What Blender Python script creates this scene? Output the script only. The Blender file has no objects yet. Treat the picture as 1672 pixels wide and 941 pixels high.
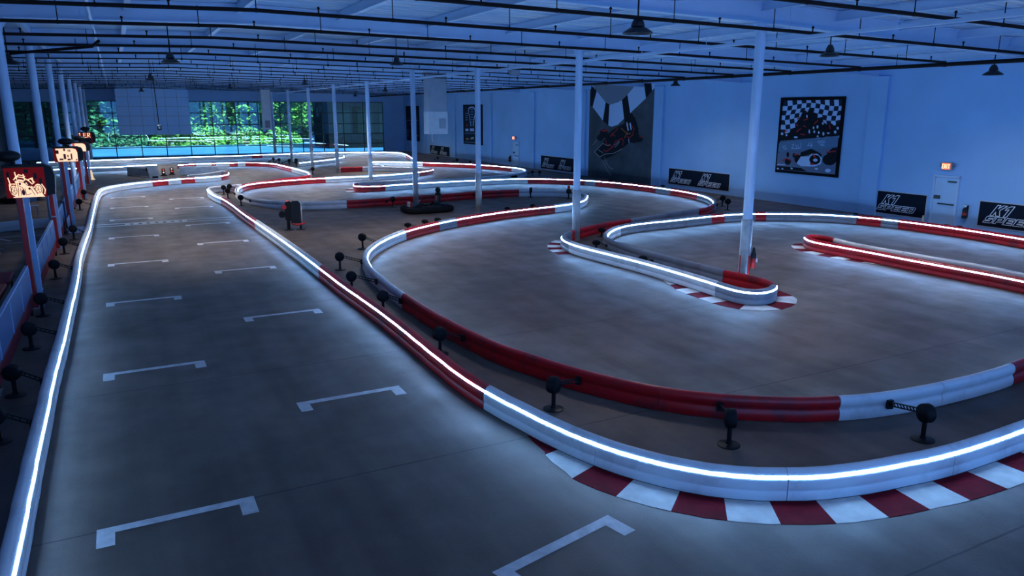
import bpy, math, random
from math import sin, cos, pi, radians, hypot, atan2
random.seed(7)
sc = bpy.context.scene
COL = sc.collection

# ------------------------------------------------------------------ baked plan data
RUNS = {
    'lane_left': (-1, [('W', 0.0)],
        [(-1.42,7.7),(-1.41,8),(-1.4,8.3),(-1.4,8.61),(-1.4,8.91),(-1.4,9.21),(-1.4,9.51),(-1.4,9.81),(-1.41,10.12),(-1.41,10.42),(-1.41,10.72),(-1.41,11.02),(-1.42,11.33),(-1.42,11.63),(-1.42,11.93),(-1.42,12.23),(-1.42,12.53),(-1.42,12.84),(-1.42,13.14),(-1.42,13.44),(-1.42,13.74),(-1.43,14.05),(-1.43,14.35),(-1.43,14.65),(-1.43,14.95),(-1.43,15.25),(-1.43,15.56),(-1.42,15.86),(-1.42,16.16),(-1.42,16.46),(-1.41,16.77),(-1.41,17.07),(-1.4,17.37),(-1.4,17.67),(-1.4,17.97),(-1.4,18.28),(-1.4,18.58),(-1.4,18.88),(-1.4,19.18),(-1.4,19.49),(-1.4,19.79),(-1.4,20.09),(-1.4,20.39),(-1.4,20.69),(-1.4,21),(-1.4,21.3),(-1.39,21.6),(-1.39,21.9),(-1.39,22.21),(-1.39,22.51),(-1.39,22.81),(-1.39,23.11),(-1.39,23.41),(-1.39,23.72),(-1.39,24.02),(-1.4,24.32),(-1.4,24.62),(-1.4,24.93),(-1.41,25.23),(-1.41,25.53),(-1.41,25.83),(-1.42,26.13),(-1.42,26.44),(-1.43,26.74),(-1.43,27.04),(-1.44,27.34),(-1.44,27.65),(-1.44,27.95),(-1.44,28.25),(-1.44,28.55),(-1.44,28.85),(-1.43,29.16),(-1.43,29.46),(-1.43,29.76),(-1.42,30.06),(-1.42,30.37),(-1.41,30.67),(-1.41,30.97),(-1.4,31.27),(-1.4,31.57),(-1.39,31.88),(-1.39,32.18),(-1.38,32.48),(-1.37,32.78),(-1.37,33.09),(-1.36,33.39),(-1.36,33.69),(-1.35,33.99),(-1.35,34.29),(-1.34,34.6),(-1.34,34.9),(-1.34,35.2),(-1.34,35.5),(-1.34,35.8),(-1.34,36.11),(-1.34,36.41),(-1.34,36.71),(-1.34,37.01),(-1.34,37.32),(-1.34,37.62),(-1.34,37.92),(-1.34,38.22),(-1.34,38.53),(-1.34,38.83),(-1.34,39.13),(-1.34,39.43),(-1.34,39.73),(-1.34,40.04),(-1.34,40.34),(-1.34,40.64),(-1.34,40.94),(-1.34,41.25),(-1.34,41.55),(-1.33,41.85),(-1.33,42.15),(-1.33,42.45),(-1.33,42.76),(-1.33,43.06),(-1.33,43.36),(-1.33,43.66),(-1.33,43.97),(-1.33,44.27),(-1.32,44.57),(-1.32,44.87),(-1.32,45.17),(-1.32,45.48),(-1.31,45.78),(-1.31,46.08),(-1.31,46.38),(-1.31,46.69),(-1.31,46.99),(-1.31,47.29),(-1.31,47.59),(-1.31,47.89),(-1.3,48.2),(-1.29,48.5),(-1.29,48.8),(-1.27,49.1),(-1.26,49.4)]),
    'lane_hairpin': (-1, [('W', 0.0), ('R', 8.06), ('W', 9.91), ('R', 9.76), ('W', 11.32), ('R', 13.52), ('W', 17.17)],
        [(-1.26,49.4),(-1.25,49.71),(-1.23,50.02),(-1.22,50.33),(-1.22,50.64),(-1.2,50.94),(-1.19,51.25),(-1.16,51.56),(-1.12,51.86),(-1.07,52.17),(-1,52.47),(-0.91,52.76),(-0.82,53.05),(-0.71,53.34),(-0.59,53.63),(-0.46,53.91),(-0.32,54.18),(-0.17,54.45),(-0,54.71),(0.18,54.96),(0.37,55.2),(0.58,55.42),(0.81,55.63),(1.04,55.83),(1.28,56.03),(1.52,56.22),(1.76,56.41),(2.01,56.6),(2.26,56.78),(2.51,56.95),(2.77,57.12),(3.02,57.29),(3.28,57.46),(3.55,57.61),(3.82,57.76),(4.09,57.9),(4.38,58.01),(4.68,58.09),(4.98,58.15),(5.28,58.23),(5.57,58.34),(5.83,58.49),(6.08,58.67),(6.31,58.88),(6.51,59.11),(6.69,59.36),(6.85,59.63),(6.98,59.9),(7.09,60.19),(7.17,60.49),(7.23,60.79),(7.28,61.1),(7.32,61.4),(7.35,61.71),(7.38,62.01),(7.4,62.32),(7.4,62.63),(7.37,62.93),(7.3,63.24),(7.19,63.52),(6.94,63.51),(6.78,63.25),(6.65,62.97),(6.51,62.69),(6.36,62.43),(6.18,62.17),(6,61.93),(5.81,61.68),(5.61,61.45),(5.38,61.24),(5.14,61.05),(4.88,60.9),(4.6,60.75),(4.33,60.62)]),
    'pit_far': (-1, [('W', 0.0)],
        [(-5.93,70.42),(-5.72,70.66),(-5.52,70.91),(-5.31,71.15),(-5.1,71.38),(-4.86,71.59),(-4.61,71.79),(-4.34,71.96),(-4.07,72.11),(-3.78,72.25),(-3.49,72.37),(-3.19,72.48),(-2.88,72.57),(-2.58,72.65),(-2.26,72.7),(-1.95,72.73),(-1.63,72.73),(-1.31,72.74),(-0.99,72.75),(-0.68,72.79),(-0.37,72.86),(-0.07,72.96),(0.23,73.08),(0.52,73.21),(0.8,73.35),(1.09,73.48),(1.38,73.61),(1.67,73.73),(1.97,73.85),(2.27,73.96),(2.57,74.07),(2.86,74.18)]),
    'far': (-1, [('W', 0.0), ('R', 19.82), ('W', 20.97), ('R', 41.09), ('W', 45.6)],
        [(-6.83,82.17),(-6.54,82.24),(-6.25,82.32),(-5.95,82.39),(-5.66,82.47),(-5.37,82.55),(-5.08,82.62),(-4.79,82.7),(-4.49,82.78),(-4.2,82.85),(-3.91,82.93),(-3.62,83),(-3.32,83.07),(-3.03,83.14),(-2.73,83.21),(-2.44,83.28),(-2.14,83.34),(-1.85,83.4),(-1.55,83.46),(-1.25,83.51),(-0.96,83.56),(-0.66,83.61),(-0.36,83.66),(-0.06,83.71),(0.23,83.77),(0.53,83.83),(0.83,83.89),(1.12,83.96),(1.41,84.03),(1.71,84.11),(2,84.19),(2.29,84.27),(2.58,84.35),(2.87,84.43),(3.16,84.51),(3.45,84.58),(3.75,84.65),(4.05,84.71),(4.34,84.76),(4.64,84.8),(4.94,84.83),(5.24,84.85),(5.55,84.87),(5.85,84.88),(6.15,84.89),(6.45,84.9),(6.75,84.91),(7.06,84.91),(7.36,84.92),(7.66,84.94),(7.96,84.95),(8.26,84.97),(8.56,85),(8.86,85.02),(9.17,85.05),(9.47,85.08),(9.77,85.11),(10.07,85.15),(10.37,85.18),(10.67,85.21),(10.97,85.25),(11.27,85.29),(11.57,85.33),(11.87,85.37),(12.16,85.41),(12.46,85.46),(12.76,85.51),(13.06,85.56),(13.36,85.61),(13.65,85.66),(13.95,85.72),(14.25,85.77),(14.54,85.84),(14.84,85.9),(15.13,85.98),(15.42,86.06),(15.71,86.15),(16,86.24),(16.29,86.33),(16.57,86.42),(16.86,86.51),(17.15,86.59),(17.45,86.66),(17.75,86.71),(18.05,86.75),(18.35,86.77),(18.65,86.79),(18.95,86.79),(19.25,86.79),(19.55,86.77),(19.86,86.75),(20.16,86.73),(20.46,86.69),(20.76,86.66),(21.06,86.61),(21.35,86.56),(21.65,86.51),(21.95,86.46),(22.25,86.4),(22.54,86.34),(22.84,86.28),(23.13,86.22),(23.43,86.15),(23.72,86.08),(24.01,85.99),(24.3,85.91),(24.59,85.81),(24.87,85.71),(25.15,85.59),(25.43,85.48),(25.71,85.36),(25.98,85.24),(26.26,85.12),(26.53,84.99),(26.8,84.85),(27.06,84.69),(27.3,84.51),(27.53,84.31),(27.71,84.07),(27.86,83.81),(27.96,83.52),(28.03,83.23),(28.08,82.93),(28.11,82.63),(28.14,82.33),(28.15,82.03),(28.15,81.73),(28.13,81.43),(28.1,81.12),(28.06,80.83),(28.01,80.53),(27.96,80.23),(27.9,79.93),(27.85,79.64),(27.79,79.34),(27.74,79.04),(27.68,78.74),(27.62,78.45),(27.56,78.15),(27.5,77.86),(27.43,77.56),(27.35,77.27),(27.28,76.98),(27.21,76.69),(27.13,76.39),(27.05,76.1),(26.97,75.81),(26.89,75.52),(26.81,75.23),(26.73,74.93),(26.66,74.64),(26.58,74.35),(26.5,74.06),(26.43,73.77),(26.35,73.47),(26.27,73.18),(26.19,72.89),(26.11,72.6),(26.03,72.31),(25.95,72.02),(25.86,71.73),(25.78,71.44),(25.7,71.15),(25.62,70.86),(25.53,70.57),(25.45,70.27),(25.37,69.98),(25.29,69.69),(25.21,69.4),(25.13,69.11)]),
    'back_bend': (-1, [('R', 0.0), ('W', 1.7), ('R', 3.0), ('W', 3.4), ('R', 4.55), ('W', 5.26), ('R', 5.91), ('W', 15.41), ('R', 23.67)],
        [(4.51,72.73),(4.78,72.88),(5.04,73.04),(5.3,73.19),(5.58,73.32),(5.87,73.42),(6.17,73.49),(6.47,73.54),(6.77,73.57),(7.08,73.58),(7.39,73.59),(7.69,73.59),(8,73.58),(8.3,73.57),(8.61,73.57),(8.91,73.55),(9.22,73.53),(9.52,73.5),(9.82,73.45),(10.12,73.37),(10.41,73.27),(10.68,73.12),(10.92,72.94),(11.14,72.73),(11.33,72.49),(11.51,72.24),(11.66,71.98),(11.81,71.71),(11.94,71.43),(12.06,71.15),(12.17,70.87),(12.25,70.57),(12.32,70.27),(12.36,69.97),(12.39,69.67),(12.41,69.36),(12.42,69.06),(12.43,68.75),(12.44,68.44),(12.46,68.14),(12.48,67.83),(12.5,67.53),(12.52,67.22),(12.54,66.92),(12.56,66.61),(12.58,66.31),(12.6,66),(12.61,65.7),(12.63,65.39),(12.64,65.09),(12.65,64.78),(12.66,64.48),(12.67,64.17),(12.69,63.87),(12.7,63.56),(12.71,63.26),(12.72,62.95),(12.73,62.65),(12.74,62.34),(12.75,62.03),(12.76,61.73),(12.77,61.42),(12.78,61.12),(12.8,60.81),(12.81,60.51),(12.82,60.2),(12.81,59.9),(12.8,59.59),(12.77,59.29),(12.74,58.98),(12.69,58.68),(12.65,58.38),(12.6,58.08),(12.54,57.78),(12.49,57.48),(12.42,57.18),(12.34,56.88),(12.24,56.59),(12.13,56.31),(11.99,56.03),(11.84,55.77),(11.67,55.52),(11.49,55.27),(11.28,55.05),(11.05,54.85),(10.79,54.68),(10.52,54.54),(10.25,54.4),(9.99,54.25),(9.74,54.07),(9.5,53.88),(9.27,53.68),(9.05,53.46),(8.84,53.24),(8.64,53.02),(8.43,52.79),(8.22,52.57),(8.01,52.35),(7.79,52.13),(7.58,51.92),(7.36,51.7),(7.14,51.49),(6.91,51.28),(6.67,51.09)]),
    'lane_right': (-1, [('W', 0.0), ('R', 8.61), ('W', 18.67), ('R', 29.73)],
        [(6.67,51.09),(6.42,50.93),(6.14,50.8),(5.86,50.69),(5.57,50.58),(5.29,50.46),(5.03,50.3),(4.81,50.1),(4.65,49.84),(4.56,49.55),(4.51,49.25),(4.48,48.95),(4.46,48.65),(4.44,48.34),(4.43,48.04),(4.42,47.73),(4.43,47.43),(4.43,47.12),(4.43,46.82),(4.44,46.52),(4.45,46.21),(4.46,45.91),(4.48,45.6),(4.5,45.3),(4.52,45),(4.55,44.69),(4.59,44.39),(4.62,44.09),(4.65,43.79),(4.68,43.48),(4.7,43.18),(4.71,42.88),(4.73,42.57),(4.74,42.27),(4.75,41.96),(4.76,41.66),(4.76,41.36),(4.77,41.05),(4.78,40.75),(4.78,40.44),(4.79,40.14),(4.79,39.83),(4.79,39.53),(4.79,39.23),(4.79,38.92),(4.79,38.62),(4.79,38.31),(4.79,38.01),(4.79,37.7),(4.79,37.4),(4.79,37.09),(4.8,36.79),(4.8,36.49),(4.81,36.18),(4.81,35.88),(4.82,35.57),(4.83,35.27),(4.83,34.96),(4.84,34.66),(4.85,34.36),(4.86,34.05),(4.86,33.75),(4.87,33.44),(4.88,33.14),(4.88,32.84),(4.89,32.53),(4.9,32.23),(4.9,31.92),(4.91,31.62),(4.92,31.31),(4.92,31.01),(4.93,30.71),(4.94,30.4),(4.94,30.1),(4.95,29.79),(4.96,29.49),(4.96,29.18),(4.97,28.88),(4.97,28.58),(4.98,28.27),(4.98,27.97),(4.99,27.66),(4.99,27.36),(4.99,27.05),(5,26.75),(5,26.45),(5,26.14),(5.01,25.84),(5.01,25.53),(5.01,25.23),(5.01,24.92),(5.01,24.62),(5.01,24.32),(5.01,24.01),(5.01,23.71),(5.01,23.4),(5.01,23.1),(5.01,22.79),(5.01,22.49),(5.01,22.18),(5.01,21.88),(5.01,21.58),(5.01,21.27),(5.01,20.97),(5.01,20.66),(5.01,20.36),(5.01,20.05),(5.02,19.75),(5.02,19.45),(5.03,19.14),(5.04,18.84),(5.05,18.53),(5.05,18.23),(5.06,17.92),(5.07,17.62),(5.07,17.32),(5.08,17.01),(5.08,16.71),(5.08,16.4),(5.08,16.1),(5.08,15.79),(5.08,15.49),(5.07,15.19),(5.07,14.88),(5.06,14.58),(5.05,14.27),(5.05,13.97),(5.04,13.66),(5.03,13.36),(5.03,13.06),(5.03,12.75),(5.02,12.45),(5.02,12.14),(5.03,11.84),(5.04,11.53),(5.06,11.23),(5.09,10.93)]),
    'front_sweep': (-1, [('W', 0.0)],
        [(5.09,10.93),(5.13,10.62),(5.17,10.31),(5.23,10),(5.28,9.69),(5.33,9.38),(5.4,9.08),(5.47,8.77),(5.56,8.47),(5.66,8.18),(5.78,7.89),(5.93,7.61),(6.09,7.34),(6.28,7.09),(6.48,6.86),(6.72,6.65),(6.97,6.47),(7.25,6.32),(7.53,6.18),(7.82,6.07),(8.13,5.99),(8.43,5.92),(8.74,5.87),(9.05,5.83),(9.36,5.78),(9.67,5.75),(9.98,5.73),(10.3,5.72),(10.61,5.72),(10.92,5.72),(11.24,5.73),(11.55,5.74),(11.86,5.75),(12.17,5.78),(12.49,5.8),(12.8,5.83),(13.11,5.86),(13.42,5.9),(13.73,5.94),(14.04,5.98),(14.35,6.03),(14.66,6.07),(14.97,6.12),(15.28,6.16)]),
    'red_loop': (-1, [('R', 0.0), ('W', 2.85), ('R', 7.06)],
        [(17.16,7.95),(16.85,7.92),(16.54,7.88),(16.24,7.85),(15.93,7.82),(15.62,7.79),(15.32,7.76),(15.01,7.72),(14.7,7.69),(14.4,7.65),(14.09,7.62),(13.78,7.6),(13.47,7.6),(13.17,7.59),(12.86,7.6),(12.55,7.61),(12.24,7.62),(11.93,7.64),(11.62,7.67),(11.32,7.7),(11.01,7.75),(10.71,7.81),(10.41,7.89),(10.12,7.99),(9.83,8.1),(9.55,8.23),(9.29,8.39),(9.03,8.55),(8.77,8.73),(8.53,8.92),(8.31,9.13),(8.09,9.36),(7.9,9.6),(7.73,9.85),(7.57,10.12),(7.43,10.39),(7.3,10.67),(7.17,10.95),(7.06,11.24),(6.96,11.53),(6.87,11.83),(6.78,12.12),(6.69,12.42),(6.6,12.71),(6.53,13.01),(6.48,13.32),(6.44,13.62),(6.41,13.93),(6.38,14.24),(6.36,14.55),(6.33,14.85),(6.31,15.16),(6.29,15.47),(6.27,15.78),(6.27,16.09),(6.26,16.39),(6.26,16.7),(6.26,17.01),(6.26,17.32),(6.26,17.63),(6.26,17.94)]),
    'mid_arm': (-1, [('W', 0.0), ('R', 11.06), ('W', 13.61), ('R', 14.86), ('W', 21.47)],
        [(6.26,17.94),(6.27,18.24),(6.28,18.55),(6.29,18.85),(6.3,19.16),(6.32,19.46),(6.34,19.77),(6.36,20.07),(6.38,20.38),(6.4,20.68),(6.42,20.99),(6.45,21.29),(6.48,21.59),(6.52,21.9),(6.57,22.2),(6.63,22.5),(6.69,22.8),(6.75,23.1),(6.83,23.39),(6.92,23.68),(7.02,23.97),(7.13,24.26),(7.25,24.54),(7.38,24.81),(7.52,25.09),(7.67,25.35),(7.83,25.62),(7.99,25.87),(8.16,26.13),(8.34,26.37),(8.52,26.62),(8.71,26.86),(8.9,27.1),(9.1,27.33),(9.3,27.56),(9.51,27.78),(9.72,28),(9.95,28.2),(10.18,28.4),(10.42,28.59),(10.67,28.78),(10.91,28.96),(11.16,29.13),(11.41,29.31),(11.66,29.48),(11.92,29.64),(12.18,29.81),(12.44,29.96),(12.71,30.11),(12.98,30.25),(13.25,30.39),(13.53,30.52),(13.81,30.65),(14.08,30.78),(14.36,30.9),(14.64,31.03),(14.92,31.15),(15.21,31.26),(15.49,31.37),(15.78,31.47),(16.07,31.57),(16.36,31.66),(16.65,31.74),(16.95,31.82),(17.25,31.89),(17.54,31.96),(17.84,32.02),(18.14,32.08),(18.44,32.15),(18.74,32.22),(19.03,32.3),(19.32,32.39),(19.62,32.48),(19.91,32.58),(20.19,32.68),(20.47,32.8),(20.74,32.95),(21,33.11),(21.25,33.29),(21.48,33.48),(21.71,33.69),(21.92,33.91),(22.13,34.13),(22.32,34.37),(22.5,34.62),(22.68,34.87),(22.86,35.11),(23.04,35.36)]),
    'island_back': (-1, [('W', 0.0), ('R', 5.95)],
        [(23.04,35.36),(23.21,35.62),(23.35,35.89),(23.46,36.18),(23.54,36.48),(23.6,36.78),(23.62,37.09),(23.61,37.4),(23.57,37.71),(23.49,38.01),(23.36,38.28),(23.17,38.53),(22.95,38.75),(22.71,38.94),(22.46,39.12),(22.2,39.29),(21.93,39.44),(21.65,39.58),(21.37,39.7),(21.08,39.81),(20.78,39.9),(20.48,39.96),(20.17,40.01),(19.87,40.04),(19.56,40.06),(19.25,40.07),(18.94,40.08),(18.63,40.07),(18.32,40.05),(18.01,40.02),(17.7,39.98),(17.4,39.93),(17.09,39.88),(16.79,39.82),(16.49,39.77),(16.18,39.72),(15.87,39.67),(15.57,39.63),(15.26,39.6),(14.95,39.57),(14.64,39.53),(14.34,39.5),(14.03,39.46),(13.72,39.41),(13.42,39.37),(13.11,39.33),(12.8,39.29),(12.5,39.25),(12.19,39.21),(11.88,39.18),(11.57,39.14),(11.27,39.11),(10.96,39.09),(10.65,39.08),(10.34,39.09)]),
    'island_loop': (-1, [('W', 0.0), ('R', 13.46), ('W', 20.92), ('R', 29.12), ('W', 32.27), ('R', 39.03)],
        [(10.34,39.09),(10.04,39.11),(9.74,39.14),(9.44,39.19),(9.14,39.26),(8.85,39.34),(8.56,39.44),(8.29,39.57),(8.03,39.72),(7.79,39.91),(7.57,40.11),(7.36,40.33),(7.17,40.57),(7,40.82),(6.85,41.08),(6.71,41.35),(6.59,41.63),(6.49,41.91),(6.4,42.2),(6.33,42.5),(6.27,42.79),(6.21,43.09),(6.17,43.39),(6.13,43.69),(6.09,43.99),(6.06,44.29),(6.03,44.59),(6.01,44.9),(5.99,45.2),(5.98,45.5),(5.98,45.8),(5.99,46.11),(6,46.41),(6.02,46.71),(6.04,47.01),(6.07,47.32),(6.11,47.62),(6.15,47.92),(6.2,48.21),(6.25,48.51),(6.32,48.81),(6.39,49.1),(6.46,49.4),(6.55,49.69),(6.64,49.97),(6.75,50.26),(6.88,50.53),(7.02,50.8),(7.17,51.06),(7.34,51.31),(7.54,51.54),(7.76,51.74),(8,51.93),(8.26,52.1),(8.52,52.25),(8.78,52.4),(9.05,52.54),(9.32,52.68),(9.59,52.8),(9.87,52.92),(10.15,53.03),(10.44,53.14),(10.72,53.24),(11.01,53.34),(11.3,53.43),(11.59,53.5),(11.89,53.56),(12.19,53.6),(12.49,53.63),(12.79,53.66),(13.09,53.69),(13.4,53.72),(13.7,53.74),(14,53.76),(14.3,53.78),(14.6,53.8),(14.91,53.82),(15.21,53.85),(15.51,53.88),(15.81,53.91),(16.11,53.95),(16.41,53.99),(16.71,54.04),(17,54.1),(17.3,54.18),(17.59,54.26),(17.88,54.35),(18.17,54.45),(18.45,54.55),(18.73,54.66),(19.02,54.77),(19.29,54.89),(19.57,55.01),(19.84,55.15),(20.1,55.31),(20.35,55.47),(20.6,55.65),(20.84,55.83),(21.08,56.02),(21.31,56.21),(21.54,56.41),(21.75,56.62),(21.96,56.85),(22.17,57.07),(22.37,57.29),(22.55,57.54),(22.61,57.83),(22.52,58.12),(22.43,58.4),(22.39,58.7),(22.35,59),(22.27,59.29),(22.13,59.56),(21.96,59.81),(21.76,60.04),(21.55,60.26),(21.34,60.47),(21.12,60.69),(20.9,60.9),(20.68,61.1),(20.46,61.31),(20.22,61.5),(19.98,61.68),(19.73,61.84),(19.46,61.99),(19.19,62.12),(18.91,62.24),(18.62,62.34),(18.33,62.43),(18.04,62.5),(17.74,62.55),(17.44,62.58),(17.14,62.6),(16.84,62.61),(16.53,62.62),(16.23,62.63)]),
    'right_bend': (-1, [('W', 0.0), ('R', 9.81), ('W', 20.16)],
        [(20.42,64.03),(20.35,64.33),(20.28,64.62),(20.22,64.92),(20.16,65.22),(20.13,65.52),(20.13,65.83),(20.15,66.13),(20.18,66.43),(20.24,66.73),(20.3,67.03),(20.38,67.32),(20.47,67.62),(20.55,67.91),(20.65,68.2),(20.76,68.48),(20.94,68.72),(21.22,68.83),(21.51,68.75),(21.76,68.59),(22,68.39),(22.23,68.2),(22.46,68),(22.7,67.81),(22.94,67.62),(23.17,67.42),(23.39,67.22),(23.62,67.01),(23.84,66.8),(24.05,66.59),(24.27,66.37),(24.47,66.15),(24.68,65.92),(24.88,65.69),(25.07,65.46),(25.27,65.23),(25.46,64.99),(25.65,64.75),(25.84,64.52),(26.03,64.28),(26.22,64.04),(26.41,63.8),(26.59,63.56),(26.77,63.32),(26.95,63.07),(27.12,62.81),(27.28,62.56),(27.43,62.29),(27.58,62.03),(27.72,61.76),(27.85,61.48),(27.97,61.2),(28.09,60.92),(28.21,60.64),(28.31,60.36),(28.41,60.07),(28.51,59.78),(28.6,59.49),(28.68,59.2),(28.76,58.9),(28.83,58.61),(28.91,58.31),(28.98,58.02),(29.05,57.72),(29.12,57.43),(29.18,57.13),(29.23,56.83),(29.26,56.53),(29.29,56.22),(29.3,55.92),(29.3,55.61),(29.28,55.31),(29.24,55.01),(29.18,54.71),(29.1,54.42),(29.01,54.13),(28.9,53.84),(28.78,53.56),(28.65,53.29),(28.51,53.02),(28.37,52.75),(28.21,52.49),(28.04,52.23),(27.87,51.99),(27.68,51.75),(27.48,51.52),(27.27,51.3),(27.05,51.09),(26.82,50.89),(26.58,50.7),(26.34,50.52),(26.08,50.35),(25.82,50.19),(25.56,50.05),(25.29,49.91),(25.01,49.79),(24.73,49.67),(24.44,49.56),(24.16,49.46),(23.87,49.35),(23.58,49.25),(23.3,49.15),(23.01,49.06),(22.72,48.96),(22.43,48.88),(22.13,48.79),(21.84,48.71),(21.55,48.63),(21.25,48.56),(20.95,48.5),(20.66,48.44),(20.36,48.38),(20.05,48.35),(19.75,48.34),(19.45,48.35),(19.14,48.37),(18.84,48.42),(18.54,48.47),(18.24,48.53),(17.95,48.6),(17.65,48.67),(17.36,48.75),(17.06,48.82),(16.77,48.9),(16.47,48.97),(16.18,49.04)]),
    'kart_bend': (-1, [('W', 0.0), ('R', 2.85), ('W', 6.65), ('R', 17.21), ('W', 21.32), ('R', 22.17), ('W', 27.67), ('R', 29.07), ('W', 31.92)],
        [(16.18,49.04),(15.88,49.1),(15.58,49.15),(15.28,49.19),(14.97,49.21),(14.67,49.2),(14.37,49.16),(14.08,49.07),(13.81,48.92),(13.59,48.71),(13.42,48.46),(13.28,48.19),(13.18,47.9),(13.1,47.61),(13.05,47.31),(13.07,47.01),(13.21,46.74),(13.44,46.54),(13.71,46.4),(14,46.33),(14.3,46.32),(14.61,46.36),(14.91,46.42),(15.2,46.48),(15.5,46.54),(15.8,46.61),(16.09,46.68),(16.39,46.76),(16.69,46.82),(16.98,46.88),(17.28,46.93),(17.59,46.98),(17.89,47.02),(18.19,47.05),(18.49,47.08),(18.8,47.11),(19.1,47.13),(19.4,47.15),(19.71,47.15),(20.01,47.15),(20.32,47.15),(20.62,47.14),(20.92,47.12),(21.23,47.11),(21.53,47.1),(21.84,47.1),(22.14,47.1),(22.44,47.11),(22.75,47.12),(23.05,47.12),(23.36,47.11),(23.66,47.07),(23.96,47.01),(24.25,46.93),(24.54,46.84),(24.83,46.73),(25.1,46.61),(25.38,46.48),(25.64,46.33),(25.9,46.16),(26.15,45.99),(26.39,45.81),(26.63,45.62),(26.86,45.41),(27.07,45.2),(27.28,44.98),(27.48,44.75),(27.67,44.51),(27.85,44.26),(28.01,44.01),(28.16,43.74),(28.3,43.47),(28.43,43.19),(28.54,42.91),(28.64,42.62),(28.73,42.33),(28.82,42.04),(28.9,41.75),(28.98,41.45),(29.04,41.16),(29.1,40.86),(29.16,40.56),(29.2,40.26),(29.25,39.96),(29.29,39.66),(29.32,39.35),(29.35,39.05),(29.38,38.75),(29.41,38.44),(29.43,38.14),(29.44,37.84),(29.45,37.53),(29.46,37.23),(29.46,36.92),(29.46,36.62),(29.46,36.32),(29.45,36.01),(29.45,35.71),(29.44,35.4),(29.42,35.1),(29.39,34.8),(29.35,34.49),(29.3,34.19),(29.24,33.9),(29.17,33.6),(29.09,33.31),(29,33.02),(28.9,32.73),(28.79,32.45),(28.66,32.17),(28.53,31.89),(28.39,31.63),(28.24,31.36),(28.08,31.1),(27.91,30.85),(27.74,30.6),(27.56,30.35),(27.37,30.11),(27.18,29.88),(26.97,29.66),(26.74,29.45),(26.51,29.25),(26.27,29.06)]),
    'slope_back': (-1, [('R', 0.0), ('W', 2.25), ('R', 7.31)],
        [(26.27,29.06),(26.03,28.87),(25.78,28.68),(25.53,28.49),(25.27,28.32),(25,28.16),(24.72,28.04),(24.42,27.94),(24.12,27.86),(23.81,27.8),(23.51,27.74),(23.2,27.67),(22.9,27.6),(22.6,27.52),(22.3,27.43),(22,27.35),(21.7,27.27),(21.4,27.18),(21.09,27.1),(20.79,27.02),(20.49,26.94),(20.19,26.86),(19.89,26.78),(19.59,26.7),(19.28,26.62),(18.98,26.54),(18.68,26.46),(18.38,26.38),(18.08,26.29),(17.78,26.19),(17.49,26.08),(17.2,25.96),(16.92,25.83),(16.64,25.7),(16.36,25.55),(16.09,25.4),(15.82,25.24),(15.56,25.07),(15.3,24.89)]),
    'finger': (-1, [('W', 0.0), ('R', 12.46), ('W', 14.71)],
        [(15.3,24.89),(15.06,24.71),(14.83,24.5),(14.63,24.27),(14.46,24.01),(14.32,23.74),(14.21,23.45),(14.13,23.15),(14.08,22.84),(14.04,22.54),(14.02,22.23),(14.02,21.92),(14.03,21.61),(14.04,21.3),(14.07,21),(14.09,20.69),(14.12,20.38),(14.14,20.07),(14.17,19.77),(14.19,19.46),(14.21,19.15),(14.23,18.84),(14.24,18.53),(14.25,18.23),(14.25,17.92),(14.25,17.61),(14.25,17.3),(14.25,16.99),(14.25,16.68),(14.24,16.37),(14.23,16.06),(14.22,15.76),(14.2,15.45),(14.18,15.14),(14.16,14.83),(14.17,14.52),(14.26,14.23),(14.47,14.02),(14.78,13.97),(15.07,14.04),(15.35,14.18),(15.59,14.38),(15.72,14.65),(15.78,14.96),(15.79,15.26),(15.77,15.57),(15.73,15.88),(15.69,16.18),(15.65,16.49),(15.63,16.8),(15.62,17.11),(15.62,17.42),(15.61,17.72),(15.6,18.03),(15.59,18.34),(15.58,18.65),(15.58,18.96),(15.56,19.27),(15.55,19.58),(15.53,19.88),(15.52,20.19),(15.52,20.5),(15.54,20.81),(15.57,21.12),(15.62,21.42),(15.67,21.72)]),
    'wall_bend': (-1, [('W', 0.0), ('R', 9.91), ('W', 10.66), ('R', 12.36), ('W', 12.86), ('R', 16.81), ('W', 17.86), ('R', 18.61)],
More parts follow.
